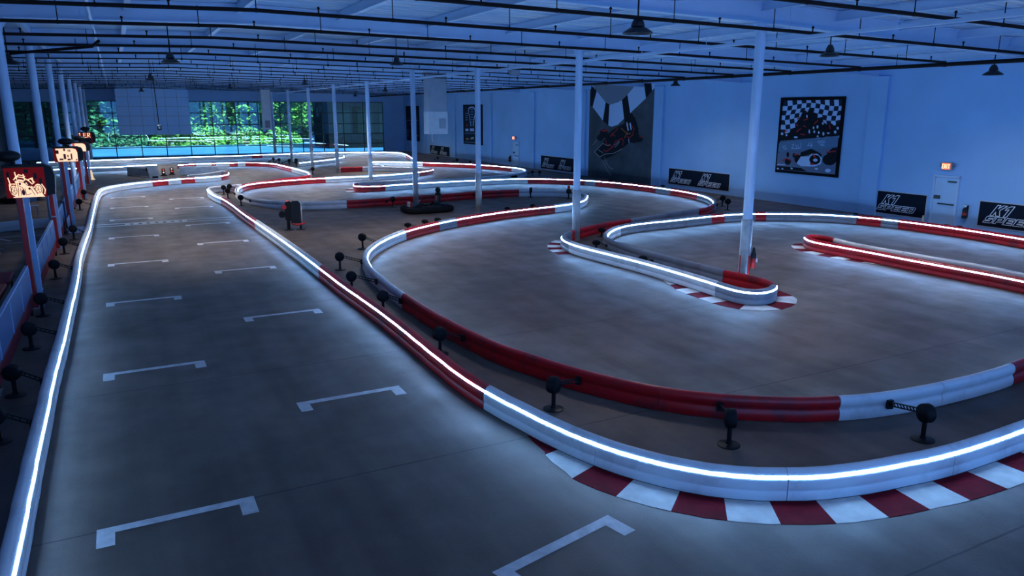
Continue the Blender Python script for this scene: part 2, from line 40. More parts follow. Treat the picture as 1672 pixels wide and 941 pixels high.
        [(15.67,21.72),(15.72,22.02),(15.78,22.32),(15.85,22.62),(15.95,22.91),(16.08,23.19),(16.23,23.45),(16.41,23.69),(16.61,23.92),(16.82,24.15),(17.04,24.36),(17.27,24.56),(17.51,24.75),(17.76,24.92),(18.02,25.08),(18.3,25.21),(18.58,25.32),(18.87,25.4),(19.17,25.46),(19.47,25.51),(19.78,25.54),(20.08,25.58),(20.38,25.6),(20.69,25.61),(20.99,25.63),(21.3,25.65),(21.6,25.69),(21.9,25.72),(22.21,25.76),(22.51,25.79),(22.81,25.82),(23.12,25.85),(23.42,25.87),(23.73,25.89),(24.03,25.9),(24.33,25.9),(24.64,25.89),(24.94,25.88),(25.25,25.85),(25.55,25.79),(25.84,25.7),(26.12,25.58),(26.4,25.46),(26.67,25.32),(26.94,25.17),(27.2,25.01),(27.45,24.84),(27.7,24.66),(27.94,24.47),(28.16,24.27),(28.38,24.05),(28.58,23.82),(28.76,23.58),(28.93,23.33),(29.08,23.06),(29.21,22.79),(29.32,22.5),(29.42,22.21),(29.51,21.92),(29.58,21.63),(29.64,21.33),(29.69,21.03),(29.73,20.72),(29.76,20.42),(29.79,20.12),(29.81,19.81),(29.82,19.51),(29.83,19.2),(29.84,18.9),(29.83,18.59),(29.82,18.29),(29.81,17.98),(29.79,17.68),(29.77,17.38),(29.74,17.07),(29.7,16.77),(29.66,16.47),(29.62,16.16),(29.57,15.86),(29.52,15.56),(29.47,15.26),(29.41,14.96),(29.35,14.66),(29.28,14.37),(29.22,14.07),(29.16,13.77)]),
    'far_finger': (1, [('W', 0.0)],
        [(15.72,74.49),(15.92,74.73),(16.12,74.96),(16.32,75.2),(16.51,75.43),(16.71,75.67),(16.91,75.9),(17.11,76.14),(17.31,76.37),(17.51,76.6),(17.71,76.84),(17.92,77.07),(18.12,77.31),(18.32,77.54),(18.52,77.77),(18.72,78.01),(18.91,78.25),(19.1,78.5),(19.28,78.74),(19.48,78.98),(19.68,79.22),(19.89,79.44),(20.11,79.66),(20.35,79.85),(20.59,80.04),(20.85,80.2),(21.14,80.22),(21.21,79.93),(21.15,79.63),(21.07,79.33),(20.99,79.04),(20.9,78.74),(20.81,78.45),(20.72,78.15),(20.62,77.86),(20.51,77.57),(20.39,77.29),(20.25,77.01),(20.1,76.75),(19.93,76.49),(19.75,76.24),(19.57,75.99),(19.39,75.74),(19.21,75.48),(19.04,75.23),(18.86,74.98),(18.69,74.72),(18.5,74.47),(18.32,74.23),(18.12,73.99),(17.92,73.76),(17.7,73.54),(17.48,73.32),(17.25,73.12),(17.02,72.91),(16.79,72.71),(16.56,72.51),(16.33,72.3),(16.11,72.09),(15.89,71.87),(15.67,71.66),(15.45,71.44),(15.23,71.22),(15.01,71),(14.79,70.79),(14.57,70.57)]),
    'red_finger': (1, [('R', 0.0), ('W', 12.14)],
        [(21.88,9.59),(21.92,9.9),(21.96,10.2),(21.99,10.5),(22.03,10.81),(22.06,11.11),(22.09,11.42),(22.12,11.72),(22.14,12.03),(22.16,12.33),(22.17,12.64),(22.16,12.94),(22.16,13.25),(22.15,13.56),(22.14,13.86),(22.14,14.17),(22.13,14.47),(22.12,14.78),(22.12,15.09),(22.12,15.39),(22.12,15.7),(22.13,16),(22.14,16.31),(22.14,16.62),(22.14,16.92),(22.14,17.23),(22.13,17.53),(22.12,17.84),(22.11,18.15),(22.1,18.45),(22.11,18.76),(22.16,19.06),(22.27,19.34),(22.43,19.6),(22.63,19.84),(22.9,19.97),(23.19,19.9),(23.38,19.67),(23.42,19.37),(23.36,19.07),(23.28,18.78),(23.21,18.48),(23.14,18.18),(23.09,17.88),(23.06,17.57),(23.04,17.27),(23.04,16.96),(23.04,16.66),(23.05,16.35),(23.06,16.05),(23.07,15.74),(23.08,15.43),(23.09,15.13),(23.1,14.82),(23.12,14.52),(23.13,14.21),(23.15,13.9),(23.16,13.6),(23.17,13.29),(23.16,12.99),(23.12,12.68),(23.07,12.38),(23.02,12.08),(22.97,11.78),(22.93,11.47),(22.9,11.17),(22.87,10.87),(22.85,10.56),(22.82,10.26),(22.79,9.95)]),
}
KERB_FRONT = [1.3, 1.96, 2.68, 3.34, 4.0, 4.58, 5.16, 5.78, 6.42, 7.02, 7.68, 8.4, 9.08, 9.72]

MURAL = [
    ('p','art_steel',[(49.79,7),(44.08,6.86),(45.16,6.11),(45.81,5.75),(46.31,5.59),(47.16,5.42),(47.97,5.62),(49.11,6.44)]),
    ('p','art_black',[(49.88,6.88),(49.11,6.44),(49.62,5.28),(49.91,5.39)]),
    ('p','art_pale',[(49.11,6.44),(47.88,5.6),(48.18,4.28),(49.62,5.28)]),
    ('p','art_black',[(47.88,5.6),(47.37,5.42),(47.44,3.94),(48.18,4.28)]),
    ('p','art_pale',[(47.37,5.42),(46.31,5.59),(45.81,5.75),(45.48,4.45),(46.22,4.01),(46.99,3.85),(47.44,3.94)]),
    ('p','art_black',[(45.81,5.75),(45.16,6.11),(44.76,4.84),(44.4,4.75),(44.48,4.27),(45.38,4.15),(45.48,4.45)]),
    ('p','art_pale',[(45.16,6.11),(44.08,6.86),(43.3,6.84),(43,5.83),(44.76,4.84)]),
    ('p','art_black',[(43.27,6.84),(42.46,6.81),(42.36,6.33),(43,5.83)]),
    ('p','art_pale',[(42.46,6.81),(42.09,6.8),(42.07,6.51),(42.36,6.33)]),
    ('p','art_black',[(44.75,4.74),(44.17,4.56),(43.73,3.81),(43.66,3.25),(43.21,3.17),(43.36,2.93),(44.14,2.76),(44.72,2.79),(45.44,2.38),(46.46,2.18),(47.14,1.65),(48.04,1.35),(48.46,1.68),(48.67,2.24),(48.1,2.62),(47.84,3.03),(47.24,3.45),(46.38,3.81),(45.38,4.12)]),
    ('p','art_black',[(47.45,3.36),(47.49,3.22),(47.64,3.11),(47.85,3.04),(48.09,3.03),(48.32,3.09),(48.48,3.2),(48.54,3.34),(48.49,3.48),(48.34,3.59),(48.12,3.66),(47.88,3.67),(47.66,3.61),(47.51,3.5)]),
    ('p','art_black',[(48.04,3.03),(48.08,2.92),(48.2,2.83),(48.38,2.78),(48.57,2.77),(48.75,2.81),(48.88,2.89),(48.93,3),(48.89,3.11),(48.77,3.19),(48.6,3.25),(48.4,3.25),(48.22,3.21),(48.09,3.13)]),
    ('p','art_black',[(43.15,3.1),(43.19,2.99),(43.33,2.9),(43.55,2.85),(43.79,2.84),(44.01,2.88),(44.17,2.96),(44.23,3.07),(44.18,3.17),(44.03,3.26),(43.82,3.32),(43.58,3.32),(43.36,3.28),(43.21,3.2)]),
    ('p','art_black',[(49.18,1.91),(48.1,2.62),(46.91,2.36),(45.6,2.22),(46.62,1.78),(48.04,1.35)]),
    ('p','art_red',[(48.33,3.62),(47.51,3.62),(47.51,3.5),(48.23,3.48)]),
    ('l','art_red',0.07,[(47.84,2.98),(47.55,2.54),(46.74,2.42),(46.5,2.78),(45.65,3.05),(45.47,2.91),(45.52,2.6)],False),
    ('l','art_red',0.07,[(45.2,3.98),(44.68,4.06),(44.24,3.76),(44.37,3.33),(44.74,3.11),(45.02,3.19)],False),
    ('l','art_red',0.07,[(47.13,3.15),(46.62,3.46),(46.17,3.77)],False),
    ('l','art_red',0.07,[(46.97,3.36),(46.52,3.17)],False),
    ('l','art_red',0.07,[(43.53,3.24),(43.28,3.19)],False),
    ('l','art_red',0.07,[(47.98,2.12),(47.61,2.01),(46.69,2.42)],False),
    ('l','art_orange',0.05,[(45.78,3.77),(45.34,3.54),(45,3.36),(44.64,3.42)],False),
    ('l','art_orange',0.05,[(45.32,3.11),(45.01,3.5)],False),
    ('l','art_pale',0.14,[(45.09,4.12),(44.93,3.68)],False),
    ('l','art_pale',0.14,[(44.71,4.1),(44.58,3.75)],False),
    ('l','art_pale',0.07,[(44.81,3.01),(44.77,2.79)],False),
    ('l','art_silver',0.04,[(49.18,1.91),(48.1,2.6),(47.4,2.44),(47.1,2.56)],False),
    ('l','art_silver',0.04,[(49.18,1.91),(48.42,1.56),(47.78,1.82),(46.63,1.93),(45.61,2.27)],False),
    ('l','art_silver',0.04,[(46.57,2.53),(45.95,2.84)],False),
    ('l','art_silver',0.04,[(46.47,2.38),(45.98,2.75)],False),
    ('l','art_silver',0.04,[(48.66,2.09),(48.06,1.91)],False),
    ('l','art_silver',0.03,[(48.03,1.3),(47.55,0.81),(46.98,0.29)],False),
    ('l','art_silver',0.03,[(47.86,1.59),(47.48,1.13),(47.1,0.84),(46.6,0.78)],False),
    ('l','art_silver',0.03,[(49.49,2.41),(48.85,2.85)],False),
    ('l','art_seam',0.02,[(46.64,2.18),(46.56,0.07)],False),
]
POSTER = [
    ('p','art_navy',[(30.78,5.57),(30.45,5.57),(30.39,5.25),(30.78,5.25)]),
    ('p','art_pale',[(30.45,5.57),(30.12,5.56),(30.06,5.28),(30.39,5.25)]),
    ('p','art_navy',[(30.12,5.56),(29.8,5.56),(29.74,5.33),(30.06,5.28)]),
    ('p','art_pale',[(29.8,5.56),(29.49,5.56),(29.43,5.37),(29.74,5.33)]),
    ('p','art_navy',[(29.49,5.56),(29.18,5.56),(29.12,5.39),(29.43,5.37)]),
    ('p','art_pale',[(29.18,5.56),(28.87,5.56),(28.81,5.4),(29.12,5.39)]),
    ('p','art_navy',[(28.87,5.56),(28.57,5.55),(28.51,5.38),(28.81,5.4)]),
    ('p','art_pale',[(28.57,5.55),(28.27,5.55),(28.21,5.34),(28.51,5.38)]),
    ('p','art_navy',[(28.27,5.55),(27.97,5.55),(27.92,5.29),(28.21,5.34)]),
    ('p','art_pale',[(27.97,5.55),(27.68,5.55),(27.63,5.25),(27.92,5.29)]),
    ('p','art_navy',[(27.68,5.55),(27.4,5.55),(27.34,5.23),(27.63,5.25)]),
    ('p','art_pale',[(27.4,5.55),(27.11,5.54),(27.06,5.23),(27.34,5.23)]),
    ('p','art_navy',[(27.11,5.54),(26.83,5.54),(26.83,5.25),(27.06,5.23)]),
    ('p','art_pale',[(30.78,5.25),(30.39,5.25),(30.41,5),(30.78,5)]),
    ('p','art_navy',[(30.39,5.25),(30.06,5.28),(30.09,5.04),(30.41,5)]),
    ('p','art_pale',[(30.06,5.28),(29.74,5.33),(29.77,5.08),(30.09,5.04)]),
    ('p','art_navy',[(29.74,5.33),(29.43,5.37),(29.46,5.13),(29.77,5.08)]),
    ('p','art_pale',[(29.43,5.37),(29.12,5.39),(29.15,5.16),(29.46,5.13)]),
    ('p','art_navy',[(29.12,5.39),(28.81,5.4),(28.84,5.17),(29.15,5.16)]),
    ('p','art_pale',[(28.81,5.4),(28.51,5.38),(28.54,5.14),(28.84,5.17)]),
    ('p','art_navy',[(28.51,5.38),(28.21,5.34),(28.24,5.1),(28.54,5.14)]),
    ('p','art_pale',[(28.21,5.34),(27.92,5.29),(27.95,5.05),(28.24,5.1)]),
    ('p','art_navy',[(27.92,5.29),(27.63,5.25),(27.66,5.01),(27.95,5.05)]),
    ('p','art_pale',[(27.63,5.25),(27.34,5.23),(27.37,4.99),(27.66,5.01)]),
    ('p','art_navy',[(27.34,5.23),(27.06,5.23),(27.09,4.99),(27.37,4.99)]),
    ('p','art_pale',[(27.06,5.23),(26.83,5.25),(26.83,5.02),(27.09,4.99)]),
    ('p','art_navy',[(30.78,5),(30.41,5),(30.49,4.75),(30.77,4.75)]),
    ('p','art_pale',[(30.41,5),(30.09,5.04),(30.17,4.79),(30.49,4.75)]),
    ('p','art_navy',[(30.09,5.04),(29.77,5.08),(29.85,4.84),(30.17,4.79)]),
    ('p','art_pale',[(29.77,5.08),(29.46,5.13),(29.53,4.9),(29.85,4.84)]),
    ('p','art_navy',[(29.46,5.13),(29.15,5.16),(29.22,4.93),(29.53,4.9)]),
    ('p','art_pale',[(29.15,5.16),(28.84,5.17),(28.91,4.94),(29.22,4.93)]),
    ('p','art_navy',[(28.84,5.17),(28.54,5.14),(28.61,4.91),(28.91,4.94)]),
    ('p','art_pale',[(28.54,5.14),(28.24,5.1),(28.31,4.86),(28.61,4.91)]),
    ('p','art_navy',[(28.24,5.1),(27.95,5.05),(28.02,4.8),(28.31,4.86)]),
    ('p','art_pale',[(27.95,5.05),(27.66,5.01),(27.72,4.76),(28.02,4.8)]),
    ('p','art_navy',[(27.66,5.01),(27.37,4.99),(27.44,4.74),(27.72,4.76)]),
    ('p','art_pale',[(27.37,4.99),(27.09,4.99),(27.15,4.75),(27.44,4.74)]),
    ('p','art_navy',[(27.09,4.99),(26.83,5.02),(26.84,4.79),(27.15,4.75)]),
    ('p','art_pale',[(30.77,4.75),(30.49,4.75),(30.5,4.5),(30.77,4.5)]),
    ('p','art_navy',[(30.49,4.75),(30.17,4.79),(30.18,4.54),(30.5,4.5)]),
    ('p','art_pale',[(30.17,4.79),(29.85,4.84),(29.86,4.6),(30.18,4.54)]),
    ('p','art_navy',[(29.85,4.84),(29.53,4.9),(29.54,4.66),(29.86,4.6)]),
    ('p','art_pale',[(29.53,4.9),(29.22,4.93),(29.23,4.7),(29.54,4.66)]),
    ('p','art_navy',[(29.22,4.93),(28.91,4.94),(28.92,4.71),(29.23,4.7)]),
    ('p','art_pale',[(28.91,4.94),(28.61,4.91),(28.62,4.67),(28.92,4.71)]),
    ('p','art_navy',[(28.61,4.91),(28.31,4.86),(28.32,4.62),(28.62,4.67)]),
    ('p','art_pale',[(28.31,4.86),(28.02,4.8),(28.03,4.55),(28.32,4.62)]),
    ('p','art_navy',[(28.02,4.8),(27.72,4.76),(27.74,4.51),(28.03,4.55)]),
    ('p','art_pale',[(27.72,4.76),(27.44,4.74),(27.45,4.5),(27.74,4.51)]),
    ('p','art_navy',[(27.44,4.74),(27.15,4.75),(27.17,4.51),(27.45,4.5)]),
    ('p','art_pale',[(27.15,4.75),(26.84,4.79),(26.84,4.56),(27.17,4.51)]),
    ('p','art_navy',[(30.77,4.5),(30.5,4.5),(30.43,4.25),(30.77,4.25)]),
    ('p','art_pale',[(30.5,4.5),(30.18,4.54),(30.11,4.29),(30.43,4.25)]),
    ('p','art_navy',[(30.18,4.54),(29.86,4.6),(29.79,4.36),(30.11,4.29)]),
    ('p','art_pale',[(29.86,4.6),(29.54,4.66),(29.48,4.43),(29.79,4.36)]),
    ('p','art_navy',[(29.54,4.66),(29.23,4.7),(29.17,4.47),(29.48,4.43)]),
    ('p','art_pale',[(29.23,4.7),(28.92,4.71),(28.86,4.47),(29.17,4.47)]),
    ('p','art_navy',[(28.92,4.71),(28.62,4.67),(28.56,4.44),(28.86,4.47)]),
    ('p','art_pale',[(28.62,4.67),(28.32,4.62),(28.26,4.37),(28.56,4.44)]),
    ('p','art_navy',[(28.32,4.62),(28.03,4.55),(27.97,4.3),(28.26,4.37)]),
    ('p','art_pale',[(28.03,4.55),(27.74,4.51),(27.68,4.26),(27.97,4.3)]),
    ('p','art_navy',[(27.74,4.51),(27.45,4.5),(27.39,4.25),(27.68,4.26)]),
    ('p','art_pale',[(27.45,4.5),(27.17,4.51),(27.11,4.27),(27.39,4.25)]),
    ('p','art_navy',[(27.17,4.51),(26.84,4.56),(26.84,4.32),(27.11,4.27)]),
    ('p','art_pale',[(30.77,4.25),(30.43,4.25),(30.38,4),(30.77,4)]),
    ('p','art_navy',[(30.43,4.25),(30.11,4.29),(30.06,4.04),(30.38,4)]),
    ('p','art_pale',[(30.11,4.29),(29.79,4.36),(29.74,4.12),(30.06,4.04)]),
    ('p','art_navy',[(29.79,4.36),(29.48,4.43),(29.43,4.19),(29.74,4.12)]),
    ('p','art_pale',[(29.48,4.43),(29.17,4.47),(29.12,4.24),(29.43,4.19)]),
    ('p','art_navy',[(29.17,4.47),(28.86,4.47),(28.81,4.24),(29.12,4.24)]),
    ('p','art_pale',[(28.86,4.47),(28.56,4.44),(28.51,4.2),(28.81,4.24)]),
    ('p','art_navy',[(28.56,4.44),(28.26,4.37),(28.22,4.13),(28.51,4.2)]),
    ('p','art_pale',[(28.26,4.37),(27.97,4.3),(27.92,4.06),(28.22,4.13)]),
    ('p','art_navy',[(27.97,4.3),(27.68,4.26),(27.63,4.01),(27.92,4.06)]),
    ('p','art_pale',[(27.68,4.26),(27.39,4.25),(27.35,4),(27.63,4.01)]),
    ('p','art_navy',[(27.39,4.25),(27.11,4.27),(27.06,4.03),(27.35,4)]),
    ('p','art_pale',[(27.11,4.27),(26.84,4.32),(26.84,4.09),(27.06,4.03)]),
    ('p','art_navy',[(30.77,4),(30.38,4),(30.42,3.74),(30.77,3.74)]),
    ('p','art_pale',[(30.38,4),(30.06,4.04),(30.1,3.79),(30.42,3.74)]),
    ('p','art_navy',[(30.06,4.04),(29.74,4.12),(29.78,3.87),(30.1,3.79)]),
    ('p','art_pale',[(29.74,4.12),(29.43,4.19),(29.47,3.96),(29.78,3.87)]),
    ('p','art_navy',[(29.43,4.19),(29.12,4.24),(29.16,4.01),(29.47,3.96)]),
    ('p','art_pale',[(29.12,4.24),(28.81,4.24),(28.85,4.01),(29.16,4.01)]),
    ('p','art_navy',[(28.81,4.24),(28.51,4.2),(28.55,3.96),(28.85,4.01)]),
    ('p','art_pale',[(28.51,4.2),(28.22,4.13),(28.26,3.88),(28.55,3.96)]),
    ('p','art_navy',[(28.22,4.13),(27.92,4.06),(27.96,3.81),(28.26,3.88)]),
    ('p','art_pale',[(27.92,4.06),(27.63,4.01),(27.67,3.76),(27.96,3.81)]),
    ('p','art_navy',[(27.63,4.01),(27.35,4),(27.39,3.75),(27.67,3.76)]),
    ('p','art_pale',[(27.35,4),(27.06,4.03),(27.1,3.79),(27.39,3.75)]),
    ('p','art_navy',[(27.06,4.03),(26.84,4.09),(26.84,3.85),(27.1,3.79)]),
    ('p','art_pale',[(30.77,3.74),(30.42,3.74),(30.5,3.59),(30.77,3.6)]),
    ('p','art_navy',[(30.42,3.74),(30.1,3.79),(30.17,3.59),(30.5,3.59)]),
    ('p','art_pale',[(30.1,3.79),(29.78,3.87),(29.85,3.63),(30.17,3.59)]),
    ('p','art_navy',[(29.78,3.87),(29.47,3.96),(29.54,3.68),(29.85,3.63)]),
    ('p','art_pale',[(29.47,3.96),(29.16,4.01),(29.23,3.71),(29.54,3.68)]),
    ('p','art_navy',[(29.16,4.01),(28.85,4.01),(28.92,3.7),(29.23,3.71)]),
    ('p','art_pale',[(28.85,4.01),(28.55,3.96),(28.62,3.66),(28.92,3.7)]),
    ('p','art_navy',[(28.55,3.96),(28.26,3.88),(28.32,3.61),(28.62,3.66)]),
    ('p','art_pale',[(28.26,3.88),(27.96,3.81),(28.03,3.59),(28.32,3.61)]),
    ('p','art_navy',[(27.96,3.81),(27.67,3.76),(27.74,3.59),(28.03,3.59)]),
    ('p','art_pale',[(27.67,3.76),(27.39,3.75),(27.45,3.59),(27.74,3.59)]),
    ('p','art_navy',[(27.39,3.75),(27.1,3.79),(27.17,3.62),(27.45,3.59)]),
    ('p','art_pale',[(27.1,3.79),(26.84,3.85),(26.84,3.67),(27.17,3.62)]),
    ('p','art_black',[(30.73,3.38),(30.82,3.72),(30.55,3.81),(30.29,3.79),(30.04,3.87),(29.92,4.04),(29.68,4.13),(29.73,4.29),(29.58,4.51),(29.45,4.62),(29.34,4.9),(29.28,5.03),(29.11,5),(28.99,4.9),(28.85,5.19),(28.71,5.14),(28.66,4.95),(28.37,4.79),(28.28,4.63),(28.02,4.69),(27.89,4.43),(27.65,4.3),(27.56,4.38),(27.37,4.36),(27.19,4.25),(26.96,4.41),(26.85,4.34),(26.83,3.77),(27.77,3.67),(29.54,3.5)]),
    ('p','art_pale',[(30.51,3.77),(30.52,3.72),(30.56,3.69),(30.62,3.69),(30.67,3.72),(30.69,3.76),(30.68,3.81),(30.63,3.84),(30.58,3.84),(30.53,3.81)]),
    ('p','art_pale',[(30.21,3.7),(30.22,3.67),(30.25,3.65),(30.3,3.65),(30.34,3.67),(30.35,3.7),(30.34,3.73),(30.31,3.75),(30.26,3.76),(30.23,3.74)]),
    ('p','art_pale',[(28.44,4.13),(28.45,4.08),(28.47,4.06),(28.5,4.05),(28.53,4.08),(28.55,4.13),(28.54,4.17),(28.52,4.2),(28.49,4.2),(28.46,4.17)]),
    ('p','art_pale',[(28.18,4.19),(28.19,4.14),(28.21,4.1),(28.26,4.1),(28.29,4.13),(28.31,4.18),(28.3,4.23),(28.27,4.26),(28.23,4.27),(28.2,4.23)]),
    ('p','art_pale',[(28.36,3.93),(28.36,3.89),(28.39,3.86),(28.43,3.86),(28.46,3.88),(28.48,3.93),(28.47,3.97),(28.44,4),(28.41,4),(28.37,3.97)]),
    ('p','art_pale',[(28.07,3.9),(28.08,3.86),(28.11,3.83),(28.14,3.83),(28.18,3.86),(28.19,3.89),(28.18,3.93),(28.16,3.95),(28.12,3.96),(28.09,3.93)]),
    ('p','art_pale',[(27.85,4.36),(27.86,4.32),(27.89,4.3),(27.93,4.3),(27.97,4.32),(27.99,4.36),(27.98,4.4),(27.95,4.43),(27.91,4.43),(27.87,4.4)]),
    ('p','art_pale',[(27.76,3.84),(27.77,3.78),(27.8,3.75),(27.84,3.75),(27.87,3.78),(27.89,3.84),(27.89,3.89),(27.86,3.93),(27.82,3.93),(27.78,3.9)]),
    ('p','art_pale',[(27.43,3.89),(27.44,3.86),(27.49,3.84),(27.55,3.84),(27.6,3.86),(27.62,3.88),(27.61,3.91),(27.56,3.92),(27.5,3.92),(27.45,3.91)]),
    ('p','art_pale',[(27.03,3.95),(27.04,3.9),(27.07,3.87),(27.12,3.87),(27.16,3.9),(27.18,3.94),(27.17,3.99),(27.14,4.02),(27.09,4.02),(27.05,4)]),
    ('p','art_pale',[(26.9,4.14),(26.91,4.1),(26.94,4.07),(26.99,4.07),(27.03,4.1),(27.05,4.14),(27.04,4.18),(27.01,4.21),(26.96,4.21),(26.92,4.18)]),
    ('p','art_pale',[(28.94,4.71),(28.95,4.66),(28.97,4.63),(29,4.63),(29.02,4.66),(29.04,4.71),(29.04,4.76),(29.02,4.79),(28.99,4.79),(28.96,4.76)]),
    ('p','art_pale',[(28.11,3.71),(28.12,3.69),(28.15,3.67),(28.19,3.67),(28.23,3.68),(28.24,3.7),(28.23,3.73),(28.2,3.74),(28.16,3.74),(28.12,3.73)]),
    ('p','art_pale',[(28.69,3.93),(28.69,3.87),(28.72,3.83),(28.75,3.83),(28.78,3.87),(28.8,3.93),(28.8,4),(28.77,4.03),(28.74,4.04),(28.71,4)]),
    ('p','art_pale',[(29.49,3.61),(29.51,3.58),(29.57,3.56),(29.65,3.56),(29.72,3.57),(29.75,3.61),(29.73,3.64),(29.66,3.66),(29.59,3.66),(29.52,3.65)]),
    ('l','art_red',0.09,[(29.62,4.57),(29.45,4.65)],False),
    ('l','art_red',0.09,[(29.16,4.52),(28.92,4.58)],False),
    ('l','art_red',0.09,[(28.45,4.34),(28.27,4.5)],False),
    ('l','art_red',0.09,[(29.58,3.91),(29.32,4.08)],False),
    ('l','art_red',0.09,[(29.28,3.78),(29.04,3.76)],False),
    ('l','art_red',0.09,[(29.66,4.27),(29.54,4.22)],False),
    ('l','art_red',0.09,[(27.51,4.3),(27.43,4.12)],False),
    ('l','art_red',0.09,[(30.45,3.89),(30.27,3.93)],False),
    ('l','art_red',0.09,[(29.16,4.22),(29.01,4.17)],False),
    ('p','art_band',[(30.74,3.29),(26.87,3.77),(26.88,3.22),(28.44,3.02),(30.79,2.78)]),
    ('l','art_pale',0.025,[(30.25,3.06),(30.37,3.14),(30.47,3.05),(30.35,2.96),(30.17,2.98)],False),
    ('l','art_pale',0.025,[(29.82,3.19),(29.72,3.25),(29.72,3.14),(29.84,3.02),(29.62,3),(29.24,3.05)],False),
    ('l','art_pale',0.025,[(29.61,3.22),(29.48,3.04)],False),
    ('l','art_pale',0.025,[(29.43,3.23),(29.36,3.07)],False),
    ('l','art_pale',0.025,[(29.23,3.33),(29.22,3.06)],False),
    ('l','art_pale',0.025,[(28.65,3.37),(28.77,3.2),(28.46,3.24),(28.58,3.1)],False),
    ('l','art_pale',0.025,[(28.51,3.37),(28.56,3.18)],False),
    ('l','art_pale',0.025,[(28.15,3.44),(27.69,3.49)],False),
    ('l','art_pale',0.025,[(28.1,3.36),(27.64,3.41)],False),
    ('l','art_pale',0.025,[(27.99,3.29),(27.73,3.31)],False),
    ('l','art_pale',0.025,[(27.92,3.24),(27.69,3.26)],False),
    ('p','art_steelblue',[(30.79,2.75),(26.88,3.2),(26.85,1.82),(30.77,1.81)]),
    ('p','art_black',[(29.96,2.67),(29.97,2.58),(30.01,2.53),(30.07,2.52),(30.13,2.57),(30.16,2.66),(30.15,2.75),(30.1,2.8),(30.04,2.8),(29.98,2.75)]),
    ('p','art_black',[(29.51,2.65),(29.52,2.57),(29.57,2.53),(29.64,2.52),(29.7,2.56),(29.73,2.64),(29.72,2.71),(29.67,2.76),(29.6,2.76),(29.53,2.72)]),
    ('p','art_black',[(29.8,2.3),(29.82,2.21),(29.89,2.14),(30,2.12),(30.11,2.13),(30.2,2.19),(30.24,2.27),(30.22,2.36),(30.14,2.42),(30.03,2.45),(29.92,2.43),(29.84,2.38)]),
    ('p','art_black',[(29.05,2.48),(29.06,2.38),(29.13,2.29),(29.23,2.24),(29.35,2.23),(29.46,2.27),(29.55,2.35),(29.58,2.45),(29.57,2.55),(29.5,2.64),(29.4,2.69),(29.28,2.69),(29.17,2.65),(29.08,2.58)]),
    ('p','art_black',[(29.22,2.55),(29.18,2.83),(28.51,3.05),(28.08,2.91),(27.8,2.79),(27.85,2.62),(28.54,2.75)]),
    ('p','art_black',[(26.85,2.57),(26.87,2.45),(26.98,2.34),(27.15,2.27),(27.35,2.26),(27.53,2.3),(27.67,2.4),(27.73,2.52),(27.7,2.65),(27.58,2.76),(27.41,2.83),(27.22,2.84),(27.04,2.79),(26.9,2.69)]),
    ('p','art_black',[(27.48,2.86),(27.19,3.13),(26.88,3.2),(26.86,2.52),(27.37,2.49)]),
    ('p','art_pale',[(29.4,2.24),(29.15,2.61),(28.6,2.64),(28.48,2.78),(28.07,2.8),(27.74,2.58),(27.81,2.28),(28.2,2.14),(29.1,2.1)]),
    ('p','art_black',[(27.84,2.52),(27.86,2.4),(27.95,2.31),(28.09,2.25),(28.26,2.24),(28.41,2.28),(28.53,2.37),(28.58,2.48),(28.55,2.59),(28.46,2.69),(28.32,2.74),(28.15,2.75),(28,2.71),(27.89,2.63)]),
    ('p','art_pale',[(28.02,2.48),(28.04,2.44),(28.09,2.4),(28.16,2.39),(28.23,2.39),(28.29,2.42),(28.32,2.46),(28.3,2.51),(28.25,2.54),(28.18,2.56),(28.1,2.55),(28.05,2.52)]),
    ('p','art_red',[(28.44,2.76),(28.3,2.76),(28.12,2.61),(28.32,2.63)]),
    ('p','art_red',[(28.52,2.29),(28.25,2.3),(28.24,2.21),(28.48,2.21)]),
    ('l','art_red',0.07,[(30.39,2.32),(30.11,2.45),(29.77,2.35)],False),
    ('l','art_red',0.07,[(27.49,2.91),(26.98,2.99)],False),
    ('l','art_red',0.07,[(29.59,2.67),(29.34,2.71)],False),
    ('p','art_black',[(30.76,2.01),(29.8,2.01),(29.08,2.01),(28.65,1.84),(30.45,1.82),(30.77,1.82)]),
    ('p','art_pale',[(29.8,1.99),(29.64,1.97),(29.63,1.9),(29.75,1.89)]),
    ('p','art_pale',[(27.94,2.04),(27.96,2),(28.01,1.98),(28.08,1.98),(28.13,1.99),(28.16,2.02),(28.14,2.06),(28.09,2.08),(28.02,2.08),(27.97,2.07)]),
    ('p','art_pale',[(27.13,2),(27.15,1.95),(27.21,1.91),(27.3,1.89),(27.39,1.9),(27.47,1.93),(27.5,1.98),(27.48,2.02),(27.41,2.06),(27.32,2.08),(27.23,2.08),(27.16,2.05)]),
    ('p','art_pale',[(30.75,1.91),(30.61,1.91),(30.6,1.83),(30.74,1.83)]),
    ('p','art_pale',[(30.42,1.92),(30.29,1.91),(30.29,1.84),(30.41,1.84)]),
    ('l','art_pale',0.05,[(30.72,2.1),(30.22,2.1)],False),
]
